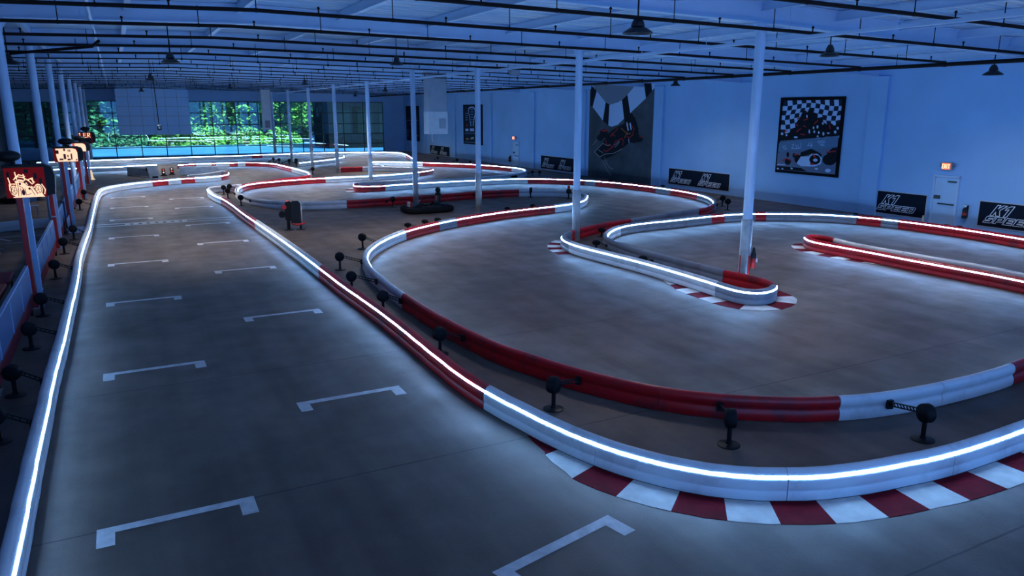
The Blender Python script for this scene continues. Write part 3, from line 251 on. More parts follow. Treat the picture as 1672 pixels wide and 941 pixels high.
CHART = [
    ('l','art_pale',0.12,[(72.91,4.72),(72.84,5.2),(72.39,5.35),(71.66,5.34),(71.24,5.13),(71.25,4.67),(71.55,4.09),(71.72,3.5)],False),
    ('l','art_pale',0.1,[(72.71,4.67),(72.52,4.08),(72.36,3.49)],False),
    ('l','art_red',0.16,[(72.85,4.78),(72.69,5.14),(72.31,5.23)],False),
    ('l','art_red',0.1,[(73.16,4.49),(73.11,4.19)],False),
    ('l','art_skyblue',0.08,[(72.31,5.14),(71.67,5.13)],False),
    ('l','art_skyblue',0.08,[(72.32,4.88),(71.68,4.88)],False),
    ('l','art_skyblue',0.08,[(72.32,4.62),(71.68,4.62)],False),
    ('l','art_skyblue',0.08,[(72.33,4.36),(71.69,4.37)],False),
    ('l','art_skyblue',0.08,[(72.34,4.1),(71.7,4.11)],False),
    ('l','art_skyblue',0.08,[(72.35,3.84),(71.71,3.85)],False),
    ('l','art_skyblue',0.08,[(72.36,3.58),(71.71,3.59)],False),
    ('l','art_skyblue',0.07,[(73.6,4.72),(73.15,4.72)],False),
    ('l','art_skyblue',0.07,[(73.61,4.51),(73.16,4.51)],False),
    ('l','art_skyblue',0.07,[(73.62,4.29),(73.17,4.3)],False),
    ('l','art_skyblue',0.07,[(73.62,4.08),(73.17,4.08)],False),
    ('l','art_skyblue',0.07,[(73.6,4.72),(73.15,4.72)],False),
    ('l','art_skyblue',0.07,[(73.61,4.51),(73.16,4.51)],False),
    ('l','art_skyblue',0.07,[(73.62,4.29),(73.17,4.3)],False),
    ('l','art_skyblue',0.07,[(73.62,4.08),(73.17,4.08)],False),
    ('p','art_red',[(73.56,3.44),(73.31,3.71),(73.01,3.45)]),
    ('p','art_pale',[(73.69,3.17),(72.9,3.18),(72.91,2.94),(73.7,2.92)]),
    ('p','art_pale',[(72.55,3.22),(71.52,3.24),(71.53,2.95),(72.55,2.93)]),
    ('p','art_pale',[(71.15,3.22),(70.49,3.23),(70.5,2.97),(71.15,2.96)]),
    ('p','art_steelblue',[(73.98,2.74),(70.42,2.8),(70.42,2.73),(73.98,2.66)]),
    ('p','art_orange',[(73.6,2.2),(72.87,2.25),(72.88,2.05),(73.61,2.02)]),
    ('p','art_silver',[(72.4,2.28),(71.6,2.38),(71.61,2.18),(72.4,2.09)]),
    ('p','art_orange',[(71.17,2.3),(70.51,2.32),(70.52,2.22),(70.75,2.06),(71.03,2.08)]),
    ('p','art_steelblue',[(74.01,1.83),(70.44,1.87),(70.44,1.78),(74.01,1.74)]),
]
CHART_FAR = [
    ('p','art_steelblue',[(91.94,3.88),(87.73,3.92),(87.73,3.84),(91.94,3.79)]),
    ('l','art_skyblue',0.35,[(89.98,3.68),(90.26,3.4),(90.02,3.16),(89.44,3.17)],False),
    ('l','art_skyblue',0.12,[(89.96,5.3),(90.07,4.04)],False),
    ('l','art_steelblue',0.2,[(91.89,2.58),(91.49,2.59)],False),
    ('l','art_steelblue',0.2,[(91.91,2.29),(91.52,2.3)],False),
    ('l','art_steelblue',0.2,[(91.95,1.93),(91.55,1.94)],False),
    ('p','art_orange',[(90.42,2.54),(89.74,2.56),(89.76,2.34),(90.44,2.33)]),
    ('p','art_orange',[(88.45,2.1),(87.96,2.11),(87.97,1.94),(88.46,1.93)]),
]


# ------------------------------------------------------------------ materials
def mat(name, col, rough=.5, metal=0., emit=None, estr=0., vary=0., vscale=3., bump=0., bscale=40., spec=.5, alpha_col=None):
    m = bpy.data.materials.new(name); m.use_nodes = True
    nt = m.node_tree; b = nt.nodes['Principled BSDF']
    b.inputs['Base Color'].default_value = (*col, 1); b.inputs['Roughness'].default_value = rough
    b.inputs['Metallic'].default_value = metal; b.inputs['Specular IOR Level'].default_value = spec
    if emit:
        b.inputs['Emission Color'].default_value = (*emit, 1); b.inputs['Emission Strength'].default_value = estr
    if vary or bump:
        tc = nt.nodes.new('ShaderNodeTexCoord')
    if vary:
        n = nt.nodes.new('ShaderNodeTexNoise'); n.inputs['Scale'].default_value = vscale; n.inputs['Detail'].default_value = 5
        r = nt.nodes.new('ShaderNodeMapRange'); r.inputs['From Min'].default_value = .3; r.inputs['From Max'].default_value = .7
        r.inputs['To Min'].default_value = 1 - vary; r.inputs['To Max'].default_value = 1 + vary * .4
        mx = nt.nodes.new('ShaderNodeVectorMath'); mx.operation = 'SCALE'; mx.inputs[0].default_value = col
        nt.links.new(tc.outputs['Object'], n.inputs['Vector']); nt.links.new(n.outputs['Fac'], r.inputs['Value'])
        nt.links.new(r.outputs['Result'], mx.inputs['Scale']); nt.links.new(mx.outputs['Vector'], b.inputs['Base Color'])
    if bump:
        n2 = nt.nodes.new('ShaderNodeTexNoise'); n2.inputs['Scale'].default_value = bscale
        bp = nt.nodes.new('ShaderNodeBump'); bp.inputs['Strength'].default_value = bump; bp.inputs['Distance'].default_value = .02
        nt.links.new(tc.outputs['Object'], n2.inputs['Vector']); nt.links.new(n2.outputs['Fac'], bp.inputs['Height'])
        nt.links.new(bp.outputs['Normal'], b.inputs['Normal'])
    return m

def floor_mat():
    m = bpy.data.materials.new('sealed_concrete'); m.use_nodes = True; nt = m.node_tree; N = nt.nodes; L = nt.links
    b = N['Principled BSDF']; tc = N.new('ShaderNodeTexCoord')
    def noise(scale, detail, vec=None, rough=.5):
        n = N.new('ShaderNodeTexNoise'); n.inputs['Scale'].default_value = scale; n.inputs['Detail'].default_value = detail
        n.inputs['Roughness'].default_value = rough
        L.new(vec or tc.outputs['Object'], n.inputs['Vector']); return n.outputs['Fac']
    def mapr(v, a, c, lo, hi):
        r = N.new('ShaderNodeMapRange'); r.inputs['From Min'].default_value = a; r.inputs['From Max'].default_value = c
        r.inputs['To Min'].default_value = lo; r.inputs['To Max'].default_value = hi; L.new(v, r.inputs['Value']); return r.outputs['Result']
    def mul(a, c):
        k = N.new('ShaderNodeMath'); k.operation = 'MULTIPLY'; L.new(a, k.inputs[0]); L.new(c, k.inputs[1]); return k.outputs[0]
    big = mapr(noise(.22, 4), .35, .65, .72, 1.18)
    mid = mapr(noise(1.6, 6, rough=.65), .3, .7, .8, 1.12)
    fine = mapr(noise(60, 3), .3, .7, .88, 1.1)
    mp = N.new('ShaderNodeMapping'); mp.inputs['Scale'].default_value = (1.3, .12, 1); L.new(tc.outputs['Object'], mp.inputs['Vector'])
    streak = mapr(noise(1.4, 4, mp.outputs['Vector']), .35, .6, .72, 1.05)      # rubber laid along the lanes
    v = mul(mul(big, mid), mul(fine, streak))
    sx = N.new('ShaderNodeSeparateXYZ'); L.new(tc.outputs['Object'], sx.inputs[0])
    wob = N.new('ShaderNodeMath'); wob.operation = 'MULTIPLY_ADD'; wob.inputs[1].default_value = .03; L.new(noise(2.5, 3), wob.inputs[0]); L.new(sx.outputs['Y'], wob.inputs[2])
    md = N.new('ShaderNodeMath'); md.operation = 'PINGPONG'; md.inputs[1].default_value = 2.55
    ad = N.new('ShaderNodeMath'); ad.operation = 'ADD'; ad.inputs[1].default_value = -9.63 + 51.0; L.new(wob.outputs[0], ad.inputs[0]); L.new(ad.outputs[0], md.inputs[0])
    joint = mapr(md.outputs[0], .008, .02, .35, 1.0)
    v = mul(v, joint)
    sc_ = N.new('ShaderNodeVectorMath'); sc_.operation = 'SCALE'; sc_.inputs[0].default_value = (.138, .104, .083)
    L.new(v, sc_.inputs['Scale']); L.new(sc_.outputs['Vector'], b.inputs['Base Color'])
    L.new(mapr(noise(1.1, 5), .3, .7, .42, .62), b.inputs['Roughness'])
    b.inputs['Specular IOR Level'].default_value = .35
    bp = N.new('ShaderNodeBump'); bp.inputs['Strength'].default_value = .25; bp.inputs['Distance'].default_value = .01
    L.new(noise(45, 4), bp.inputs['Height']); L.new(bp.outputs['Normal'], b.inputs['Normal'])
    return m

def plastic(name, col, dirt, amount, lo=.52, hi=.72):
    m = bpy.data.materials.new(name); m.use_nodes = True; nt = m.node_tree; N = nt.nodes; L = nt.links
    b = N['Principled BSDF']; b.inputs['Roughness'].default_value = .36
    tc = N.new('ShaderNodeTexCoord'); n = N.new('ShaderNodeTexNoise'); n.inputs['Scale'].default_value = 1.3; n.inputs['Detail'].default_value = 6; n.inputs['Roughness'].default_value = .7
    r = N.new('ShaderNodeMapRange'); r.inputs['From Min'].default_value = lo; r.inputs['From Max'].default_value = hi; r.inputs['To Max'].default_value = amount
    mx = N.new('ShaderNodeMix'); mx.data_type = 'RGBA'; mx.inputs[6].default_value = (*col, 1); mx.inputs[7].default_value = (*dirt, 1)
    L.new(tc.outputs['Object'], n.inputs['Vector']); L.new(n.outputs['Fac'], r.inputs['Value']); L.new(r.outputs['Result'], mx.inputs[0]); L.new(mx.outputs[2], b.inputs['Base Color'])
    return m

def roof_mat():
    m = bpy.data.materials.new('white_roof_sheeting'); m.use_nodes = True; nt = m.node_tree; N = nt.nodes; L = nt.links
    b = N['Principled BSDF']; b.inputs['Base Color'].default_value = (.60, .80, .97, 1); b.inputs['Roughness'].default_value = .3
    b.inputs['Roughness'].default_value = .3; b.inputs['Specular IOR Level'].default_value = .6
    tc = N.new('ShaderNodeTexCoord'); mp = N.new('ShaderNodeMapping'); mp.inputs['Scale'].default_value = (.30, 3.2, 1)
    n = N.new('ShaderNodeTexNoise'); n.inputs['Scale'].default_value = 1.3; n.inputs['Detail'].default_value = 3; n.inputs['Roughness'].default_value = .55
    n.inputs['Distortion'].default_value = .6
    bp = N.new('ShaderNodeBump'); bp.inputs['Strength'].default_value = 1.0; bp.inputs['Distance'].default_value = .45
    L.new(tc.outputs['Object'], mp.inputs['Vector']); L.new(mp.outputs['Vector'], n.inputs['Vector'])
    L.new(n.outputs['Fac'], bp.inputs['Height']); L.new(bp.outputs['Normal'], b.inputs['Normal'])
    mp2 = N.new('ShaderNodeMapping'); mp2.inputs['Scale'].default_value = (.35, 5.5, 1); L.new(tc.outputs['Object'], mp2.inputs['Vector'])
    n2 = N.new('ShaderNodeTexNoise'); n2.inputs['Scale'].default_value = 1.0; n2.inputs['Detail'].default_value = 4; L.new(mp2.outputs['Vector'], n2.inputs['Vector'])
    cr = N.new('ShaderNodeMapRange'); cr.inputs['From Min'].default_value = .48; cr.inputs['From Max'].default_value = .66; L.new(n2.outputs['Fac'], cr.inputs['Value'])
    mx = N.new('ShaderNodeMix'); mx.data_type = 'RGBA'; mx.inputs[6].default_value = (.36, .60, .88, 1); mx.inputs[7].default_value = (.95, .98, 1, 1)  # bright streaks of sheen painted into the sheeting colour
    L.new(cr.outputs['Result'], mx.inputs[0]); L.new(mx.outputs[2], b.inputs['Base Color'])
    return m

def glass_mat(name='window_glass', tint=(.66, .88, .90)):
    m = bpy.data.materials.new(name); m.use_nodes = True; nt = m.node_tree; N = nt.nodes; L = nt.links
    N.remove(N['Principled BSDF']); out = N['Material Output']
    t = N.new('ShaderNodeBsdfTransparent'); t.inputs['Color'].default_value = (*tint, 1)
    g = N.new('ShaderNodeBsdfGlossy'); g.inputs['Roughness'].default_value = .01
    f = N.new('ShaderNodeFresnel'); f.inputs['IOR'].default_value = 1.9
    mx = N.new('ShaderNodeMixShader'); L.new(f.outputs[0], mx.inputs[0]); L.new(t.outputs[0], mx.inputs[1]); L.new(g.outputs[0], mx.inputs[2]); L.new(mx.outputs[0], out.inputs['Surface'])
    return m

def tile_mat():
    m = bpy.data.materials.new('white_panel_sheets'); m.use_nodes = True; nt = m.node_tree; N = nt.nodes; L = nt.links
    b = N['Principled BSDF']; b.inputs['Roughness'].default_value = .5
    tc = N.new('ShaderNodeTexCoord'); mp = N.new('ShaderNodeMapping'); mp.inputs['Rotation'].default_value = (radians(90), 0, 0)
    br = N.new('ShaderNodeTexBrick'); br.offset = 0; br.inputs['Scale'].default_value = 1; br.inputs['Brick Width'].default_value = 1.15; br.inputs['Row Height'].default_value = .95
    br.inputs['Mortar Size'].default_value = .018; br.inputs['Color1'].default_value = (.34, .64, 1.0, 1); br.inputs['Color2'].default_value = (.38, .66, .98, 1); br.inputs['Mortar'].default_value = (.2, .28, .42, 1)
    L.new(tc.outputs['Object'], mp.inputs['Vector']); L.new(mp.outputs['Vector'], br.inputs['Vector']); L.new(br.outputs['Color'], b.inputs['Base Color'])
    return m

LED = (.24, .51, 1.0)
M = dict(
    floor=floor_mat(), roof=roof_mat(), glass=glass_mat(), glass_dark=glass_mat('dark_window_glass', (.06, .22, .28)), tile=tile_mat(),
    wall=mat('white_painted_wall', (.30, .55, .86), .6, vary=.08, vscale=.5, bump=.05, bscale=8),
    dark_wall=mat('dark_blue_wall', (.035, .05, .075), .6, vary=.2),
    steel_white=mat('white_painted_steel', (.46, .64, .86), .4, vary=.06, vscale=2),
    sleeve=mat('grey_column_wrap', (.36, .35, .35), .3, metal=.45, vary=.25, vscale=4),
    white=plastic('white_barrier_plastic', (.74, .77, .80), (.30, .27, .25), .45),
    red=plastic('red_barrier_plastic', (.56, .006, .012), (.06, .02, .03), .8, .50, .68),
    grey=plastic('grey_barrier_plastic', (.24, .27, .32), (.12, .05, .07), .6),
    led=mat('led_strip', (.8, .9, 1), .4, emit=LED, estr=62.),
    black=mat('black_plastic', (.008, .009, .011), .5, spec=.3),
    rubber=mat('black_rubber', (.008, .008, .010), .7, spec=.2),
    black_pipe=mat('black_pipe_paint', (.010, .008, .009), .7, spec=.15),
    metal=mat('brushed_metal', (.42, .43, .45), .35, metal=.9),
    duct=mat('galvanised_duct', (.34, .37, .42), .45, metal=.35, vary=.12, vscale=2),
    duct_light=mat('pale_duct', (.55, .58, .62), .45, vary=.1),
    mark=mat('white_floor_paint', (.62, .62, .62), .55, vary=.28, vscale=5),
    kerb_white=mat('white_kerb_paint', (.60, .58, .54), .75, spec=.2, vary=.25, vscale=3),
    kerb_red=mat('red_kerb_paint', (.16, .006, .014), .85, spec=.08, vary=.45, vscale=2.2),
    blue_panel=mat('blue_fence_panel', (.012, .07, .21), .45),
    pale_trim=mat('pale_fence_trim', (.26, .42, .66), .4),
    red_post=mat('red_post_paint', (.42, .012, .012), .4),
    sign_red=mat('red_sign_panel', (.20, .004, .005), .5, spec=.15, emit=(.5, .01, .01), estr=.10),
    art_glow=mat('lit_cream_print', (.75, .55, .38), .5, emit=(1, .62, .36), estr=.75),
    art_glow_red=mat('lit_red_print', (.6, .05, .02), .5, emit=(1, .08, .02), estr=.6),
    art_black=mat('print_black', (.008, .010, .016), .7, spec=.12), art_navy=mat('print_navy', (.012, .024, .05), .7, spec=.12),
    art_pale=mat('print_pale', (.52, .70, .94), .7, spec=.12), art_steel=mat('print_steel', (.22, .27, .34), .7, spec=.12), art_grey=mat('print_grey', (.085, .10, .115), .7, spec=.12, vary=.35, vscale=.8),
    art_steelblue=mat('print_steel_blue', (.14, .20, .30), .7, spec=.12), art_band=mat('print_band_blue', (.13, .24, .38), .7, spec=.12), art_skyblue=mat('print_sky_blue', (.12, .36, .55), .7, spec=.12),
    art_red=mat('print_red', (.55, .03, .03), .7, spec=.12), art_orange=mat('print_orange', (.65, .20, .05), .7, spec=.12), art_silver=mat('print_silver', (.45, .46, .48), .7, spec=.12), art_seam=mat('print_seam', (.05, .06, .07), .7, spec=.12),
    banner=mat('banner_navy', (.006, .012, .024), .7, spec=.1), banner_line=mat('banner_outline', (.85, .92, 1.0), .6, spec=.1), banner_edge=mat('banner_edge', (.50, .54, .60), .5),
    frame_black=mat('poster_frame_black', (.004, .004, .006), .7, spec=.1),
    door=mat('pale_blue_door', (.42, .64, .86), .45, vary=.06), door_dark=mat('door_hardware', (.02, .022, .026), .4),
    exit_glow=mat('exit_sign_face', (.8, .2, .05), .4, emit=(1, .13, .03), estr=1.3), exit_text=mat('exit_sign_letters', (.9, .8, .6), .4, emit=(1, .72, .4), estr=1.0),
    red_paint=mat('red_enamel', (.45, .015, .012), .35), orange=mat('orange_red_shell', (.62, .10, .02), .4), seat_red=mat('dark_red_fabric', (.22, .02, .035), .7),
    lamp_red=mat('red_lamp', (.7, .05, .02), .3, emit=(1, .08, .03), estr=.7), lamp_white=mat('white_lamp', (.9, .85, .75), .3, emit=(1, .85, .65), estr=.6),
    cream=mat('cream_lamp', (.8, .65, .45), .4, emit=(1, .7, .4), estr=.5),
    frame_dark=mat('dark_window_frame', (.02, .03, .04), .4),
    leaf=mat('tree_leaves', (.07, .22, .03), .6, vary=.55, vscale=.9), leaf_dark=mat('tree_leaves_dark', (.02, .11, .05), .6, vary=.5, vscale=.9),
    bark=mat('tree_bark', (.06, .045, .035), .8), lawn=mat('outdoor_ground', (.045, .17, .36), .3, vary=.3, vscale=.2),
    building=mat('dark_building', (.0015, .004, .007), .8, vary=.2, spec=.05), building_glass=mat('dark_building_glass', (.002, .007, .010), .6, spec=.05),
    steel_dark=mat('dark_lamp_metal', (.03, .035, .045), .4, metal=.5), reflector=mat('lamp_reflector', (.25, .3, .36), .3, metal=.6),
    blue_cap=mat('blue_shell', (.06, .16, .5), .35),
)

# ------------------------------------------------------------------ mesh helpers
class MB:
    def __init__(s): s.v = []; s.f = []; s.m = []
    def poly(s, pts, m=0):
        k = len(s.v); s.v += [tuple(p) for p in pts]; s.f.append(tuple(range(k, k + len(pts)))); s.m.append(m); return s
    def box(s, c, d, m=0, rz=0., bev=0.):
        x, y, z = d[0] / 2, d[1] / 2, d[2] / 2; k = len(s.v); ca, sa = cos(rz), sin(rz)
        if bev <= 0:
            co = [(a * x, b * y, e * z) for e in (-1, 1) for a, b in ((-1, -1), (1, -1), (1, 1), (-1, 1))]
            fs = [(3, 2, 1, 0), (4, 5, 6, 7), (0, 1, 5, 4), (1, 2, 6, 5), (2, 3, 7, 6), (3, 0, 4, 7)]
        else:
            co = []; b_ = bev
            for e, ins in ((-z, b_), (-z + b_, 0), (z - b_, 0), (z, b_)):
                for a, b in ((-1, -1), (1, -1), (1, 1), (-1, 1)):
                    X, Y = x - ins, y - ins
                    q = b_ * .6
                    p1 = (a * (X - q), b * Y, e); p2 = (a * X, b * (Y - q), e)
                    co += [p1, p2] if a * b < 0 else [p2, p1]
            fs = []
            for r in range(3):
                for i in range(8):
                    j = (i + 1) % 8; fs.append((r * 8 + i, r * 8 + j, r * 8 + 8 + j, r * 8 + 8 + i))
            fs += [tuple(range(7, -1, -1)), tuple(range(24, 32))]
        s.v += [(c[0] + a * ca - b * sa, c[1] + a * sa + b * ca, c[2] + e) for a, b, e in co]
        s.f += [tuple(k + i for i in f) for f in fs]; s.m += [m] * len(fs); return s
    def tube(s, path, r, n=10, m=0, caps=True, closed=False):
        P = [tuple(p) for p in path]; k0 = len(s.v); N = len(P); up = None
        rr = r if isinstance(r, (list, tuple)) else [r] * N
        for i, p in enumerate(P):
            a = P[i - 1] if (i > 0 or closed) else P[i]; b = P[(i + 1) % N] if (i < N - 1 or closed) else P[i]
            t = [b[q] - a[q] for q in range(3)]; l = math.sqrt(sum(q * q for q in t)) or 1; t = [q / l for q in t]
            if up is None: up = (0, 0, 1) if abs(t[2]) < .9 else (1, 0, 0)
            d = sum(up[q] * t[q] for q in range(3)); u = [up[q] - d * t[q] for q in range(3)]; l = math.sqrt(sum(q * q for q in u)) or 1; u = [q / l for q in u]; up = u
            w = (t[1] * u[2] - t[2] * u[1], t[2] * u[0] - t[0] * u[2], t[0] * u[1] - t[1] * u[0])
            for j in range(n):
                c, q = cos(2 * pi * j / n) * rr[i], sin(2 * pi * j / n) * rr[i]
                s.v.append(tuple(p[e] + u[e] * c + w[e] * q for e in range(3)))
        for i in range(N if closed else N - 1):
            for j in range(n):
                a = k0 + i * n; b = k0 + ((i + 1) % N) * n; j2 = (j + 1) % n
                s.f.append((a + j, a + j2, b + j2, b + j)); s.m.append(m)
        if caps and not closed:
            s.f.append(tuple(k0 + j for j in range(n - 1, -1, -1))); s.f.append(tuple(k0 + (N - 1) * n + j for j in range(n))); s.m += [m, m]
        return s
    def lathe(s, prof, c=(0, 0, 0), n=20, m=0, axis='z'):
        k0 = len(s.v); N = len(prof)
        for r, h in prof:
            for j in range(n):
                a, b = r * cos(2 * pi * j / n), r * sin(2 * pi * j / n)
                p = (a, b, h) if axis == 'z' else ((a, h, b) if axis == 'y' else (h, a, b))
                s.v.append((c[0] + p[0], c[1] + p[1], c[2] + p[2]))
        for i in range(N - 1):
            for j in range(n):
                j2 = (j + 1) % n; f = (k0 + i * n + j, k0 + i * n + j2, k0 + (i + 1) * n + j2, k0 + (i + 1) * n + j)
                s.f.append(f if axis != 'y' else f[::-1]); s.m.append(m)
        a = tuple(k0 + j for j in range(n)); b = tuple(k0 + (N - 1) * n + j for j in range(n))
        if axis == 'y': s.f += [a, b[::-1]]
        else: s.f += [a[::-1], b]
        s.m += [m, m]; return s
    def ball(s, c, r, n=16, m=0):
        R = r if isinstance(r, (tuple, list)) else (r, r, r); k0 = len(s.v); h = n // 2
        for i in range(h + 1):
            t = pi * i / h
            for j in range(n):
                p = 2 * pi * j / n; s.v.append((c[0] + R[0] * sin(t) * cos(p), c[1] + R[1] * sin(t) * sin(p), c[2] - R[2] * cos(t)))
        for i in range(h):
            for j in range(n):
                j2 = (j + 1) % n; s.f.append((k0 + i * n + j, k0 + i * n + j2, k0 + (i + 1) * n + j2, k0 + (i + 1) * n + j)); s.m.append(m)
        return s
    def extr(s, pts, d, m=0):
        """closed polygon pts (3D) extruded along vector d"""
        k = len(s.v); n = len(pts); s.v += [tuple(p) for p in pts] + [tuple(p[i] + d[i] for i in range(3)) for p in pts]
        s.f.append(tuple(range(k + n - 1, k - 1, -1))); s.f.append(tuple(range(k + n, k + 2 * n))); s.m += [m, m]
        for i in range(n):
            j = (i + 1) % n; s.f.append((k + i, k + j, k + n + j, k + n + i)); s.m.append(m)
        return s
    def build(s, name, mats, parent=None, off=(0, 0, 0), smooth=35):
        me = bpy.data.meshes.new(name)
        me.from_pydata([(a - off[0], b - off[1], c - off[2]) for a, b, c in s.v], [], s.f)
        mats = mats if isinstance(mats, (list, tuple)) else [mats]
        for q in mats: me.materials.append(M[q])
        me.polygons.foreach_set('material_index', s.m); me.update()
        if smooth:
            me.polygons.foreach_set('use_smooth', [True] * len(me.polygons)); me.set_sharp_from_angle(angle=radians(smooth))
        o = bpy.data.objects.new(name, me); COL.objects.link(o)
        if parent is not None: o.parent = parent
        return o

def tag(o, label, cat, group=None, kind=None):
    if kind == 'structure': o['kind'] = kind
    else:
        o['label'] = label; o['category'] = cat
        if group: o['group'] = group
        if kind: o['kind'] = kind
    return o
def thing(name, label, cat, loc=(0, 0, 0), rz=0., group=None):
    o = bpy.data.objects.new(name, None); COL.objects.link(o); o.location = loc; o.rotation_euler = (0, 0, rz); o.empty_display_size = .2
    return tag(o, label, cat, group)
def struct(o): o['kind'] = 'structure'; return o
def solo(mb, name, mats, label, cat, loc=(0, 0, 0), group=None, smooth=35):
    o = mb.build(name, mats, None, loc, smooth); o.location = loc; return tag(o, label, cat, group)
def copy_tree(o, parent=None):
    c = o.copy(); COL.objects.link(c)
    if parent is not None: c.parent = parent
    for ch in list(o.children): copy_tree(ch, c)
    return c
ORD = ['first', 'second', 'third', 'fourth', 'fifth', 'sixth', 'seventh', 'eighth', 'ninth', 'tenth', 'eleventh', 'twelfth', 'thirteenth', 'fourteenth', 'fifteenth', 'sixteenth', 'seventeenth', 'eighteenth', 'nineteenth', 'twentieth', 'twenty-first', 'twenty-second', 'twenty-third']

# ------------------------------------------------------------------ building shell
XL, XR, YB, YF = -9.2, 32.6, -9.0, 93.0
BK = [(-9.2, 7.15), (-2.4, 7.4), (4, 7.55), (15.75, 7.3), (32.6, 6.58)]
def bb(x):
    for (a, za), (b, zb) in zip(BK, BK[1:]):
        if x <= b: return za + (zb - za) * (x - a) / (b - a)
    return BK[-1][1]
struct(MB().box(((XL + XR) / 2, (YB + YF) / 2, -.1), (XR - XL + 1, YF - YB + .6, .2)).build('floor', 'floor'))
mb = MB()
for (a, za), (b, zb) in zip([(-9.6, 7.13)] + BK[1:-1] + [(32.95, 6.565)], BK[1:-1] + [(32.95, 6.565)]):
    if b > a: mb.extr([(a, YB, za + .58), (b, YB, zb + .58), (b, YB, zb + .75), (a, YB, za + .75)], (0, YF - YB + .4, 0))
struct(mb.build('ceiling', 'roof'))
# right wall with pilasters and panel seams
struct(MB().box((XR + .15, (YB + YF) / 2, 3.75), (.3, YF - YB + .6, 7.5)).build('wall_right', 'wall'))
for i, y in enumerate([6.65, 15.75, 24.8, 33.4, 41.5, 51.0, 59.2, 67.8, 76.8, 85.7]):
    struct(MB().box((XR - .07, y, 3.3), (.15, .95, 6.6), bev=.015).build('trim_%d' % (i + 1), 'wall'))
# left wall, dark, with three slit windows
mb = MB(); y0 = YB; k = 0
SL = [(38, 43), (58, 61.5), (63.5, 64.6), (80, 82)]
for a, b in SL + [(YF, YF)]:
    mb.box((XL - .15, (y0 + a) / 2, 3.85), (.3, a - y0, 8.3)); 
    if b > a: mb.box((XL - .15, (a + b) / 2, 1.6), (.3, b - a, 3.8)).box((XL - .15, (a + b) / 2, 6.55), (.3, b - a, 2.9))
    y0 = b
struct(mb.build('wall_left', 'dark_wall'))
for i, (a, b) in enumerate(SL):
    w = struct(MB().box((XL - .15, (a + b) / 2, 4.3), (.02, b - a, 1.6)).build('window_%d' % (i + 2), 'glass'))
    f = MB()
    for yy in (a + .03, b - .03): f.box((XL - .12, yy, 4.3), (.12, .06, 1.6))
    for zz in (3.53, 5.07): f.box((XL - .12, (a + b) / 2, zz), (.12, b - a - .12, .06))
    f.build('window_frame', 'frame_dark', w)
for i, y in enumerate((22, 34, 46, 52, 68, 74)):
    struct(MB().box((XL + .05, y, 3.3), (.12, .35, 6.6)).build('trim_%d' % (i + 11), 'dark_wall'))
# far wall: piers, header and glazing
WX0, WX1, WZ = -2.7, 29.8, 6.05
struct(MB().box(((WX1 + XR) / 2, YF + .15, 4.1), (XR - WX1, .3, 8.6)).box(((XL + WX0) / 2, YF + .15, .6), (WX0 - XL, .3, 1.2)).box(((XL + WX0) / 2, YF + .15, 7.1), (WX0 - XL, .3, 2.4))
       .box(((WX0 + WX1) / 2, YF + .15, WZ + 1.2), (WX1 - WX0, .3, 2.4)).build('wall_far', 'wall'))
dk = struct(MB().box(((XL + WX0) / 2, YF + .1, 3.55), (WX0 - XL, .02, 4.7)).build('window_6', 'glass_dark'))
mb = MB()
for k in range(5): mb.box((XL + .1 + 1.55 * k, YF + .07, 3.55), (.3 if k % 2 else .14, .14, 4.7))
for z in (2.4, 3.6, 4.8): mb.box(((XL + WX0) / 2, YF + .065, z), (WX0 - XL, .12, .1))
mb.build('window_frame', 'frame_dark', dk)
win = struct(MB().box(((WX0 + WX1) / 2, YF + .1, WZ / 2), (WX1 - WX0, .02, WZ)).build('window_1', 'glass'))
mb = MB(); nx = 13
for i in range(nx + 1):
    x = WX0 + (WX1 - WX0) * i / nx; mb.box((x, YF + .07, WZ / 2), (.09, .14, WZ))
for z in (.05, 1.05, 2.25, 3.45, 4.75, 6.0): mb.box(((WX0 + WX1) / 2, YF + .065, z), (WX1 - WX0, .12, .09))
mb.build('window_frame', 'frame_dark', win)
# roof beams across the hall and purlins along it
COLY = [15.85 + 9.15 * k for k in range(9)]
for y in [6.7] + COLY[:8]:
    mb = MB(); h = .10
    for (a, za), (b, zb) in zip(BK, BK[1:]):
        for w, lo, hi in ((.26, 0, .04), (.05, .04, .53), (.26, .53, .57)):
            mb.extr([(a, y - w / 2, za + lo), (b, y - w / 2, zb + lo), (b, y - w / 2, zb + hi), (a, y - w / 2, za + hi)], (0, w, 0))
    struct(mb.build('roof_beam', 'steel_white', smooth=0))
px = [15.75 - 3.03 * k for k in range(8)] + [18.6, 21.4, 24.2, 27.0, 29.8]
for x in px:
    z = bb(x)
    struct(MB().box((x, (YB + YF) / 2, z + .44), (.07, YF - YB, .25)).box((x, (YB + YF) / 2, z + .31), (.15, YF - YB, .025)).build('roof_purlin', 'steel_white', smooth=0))

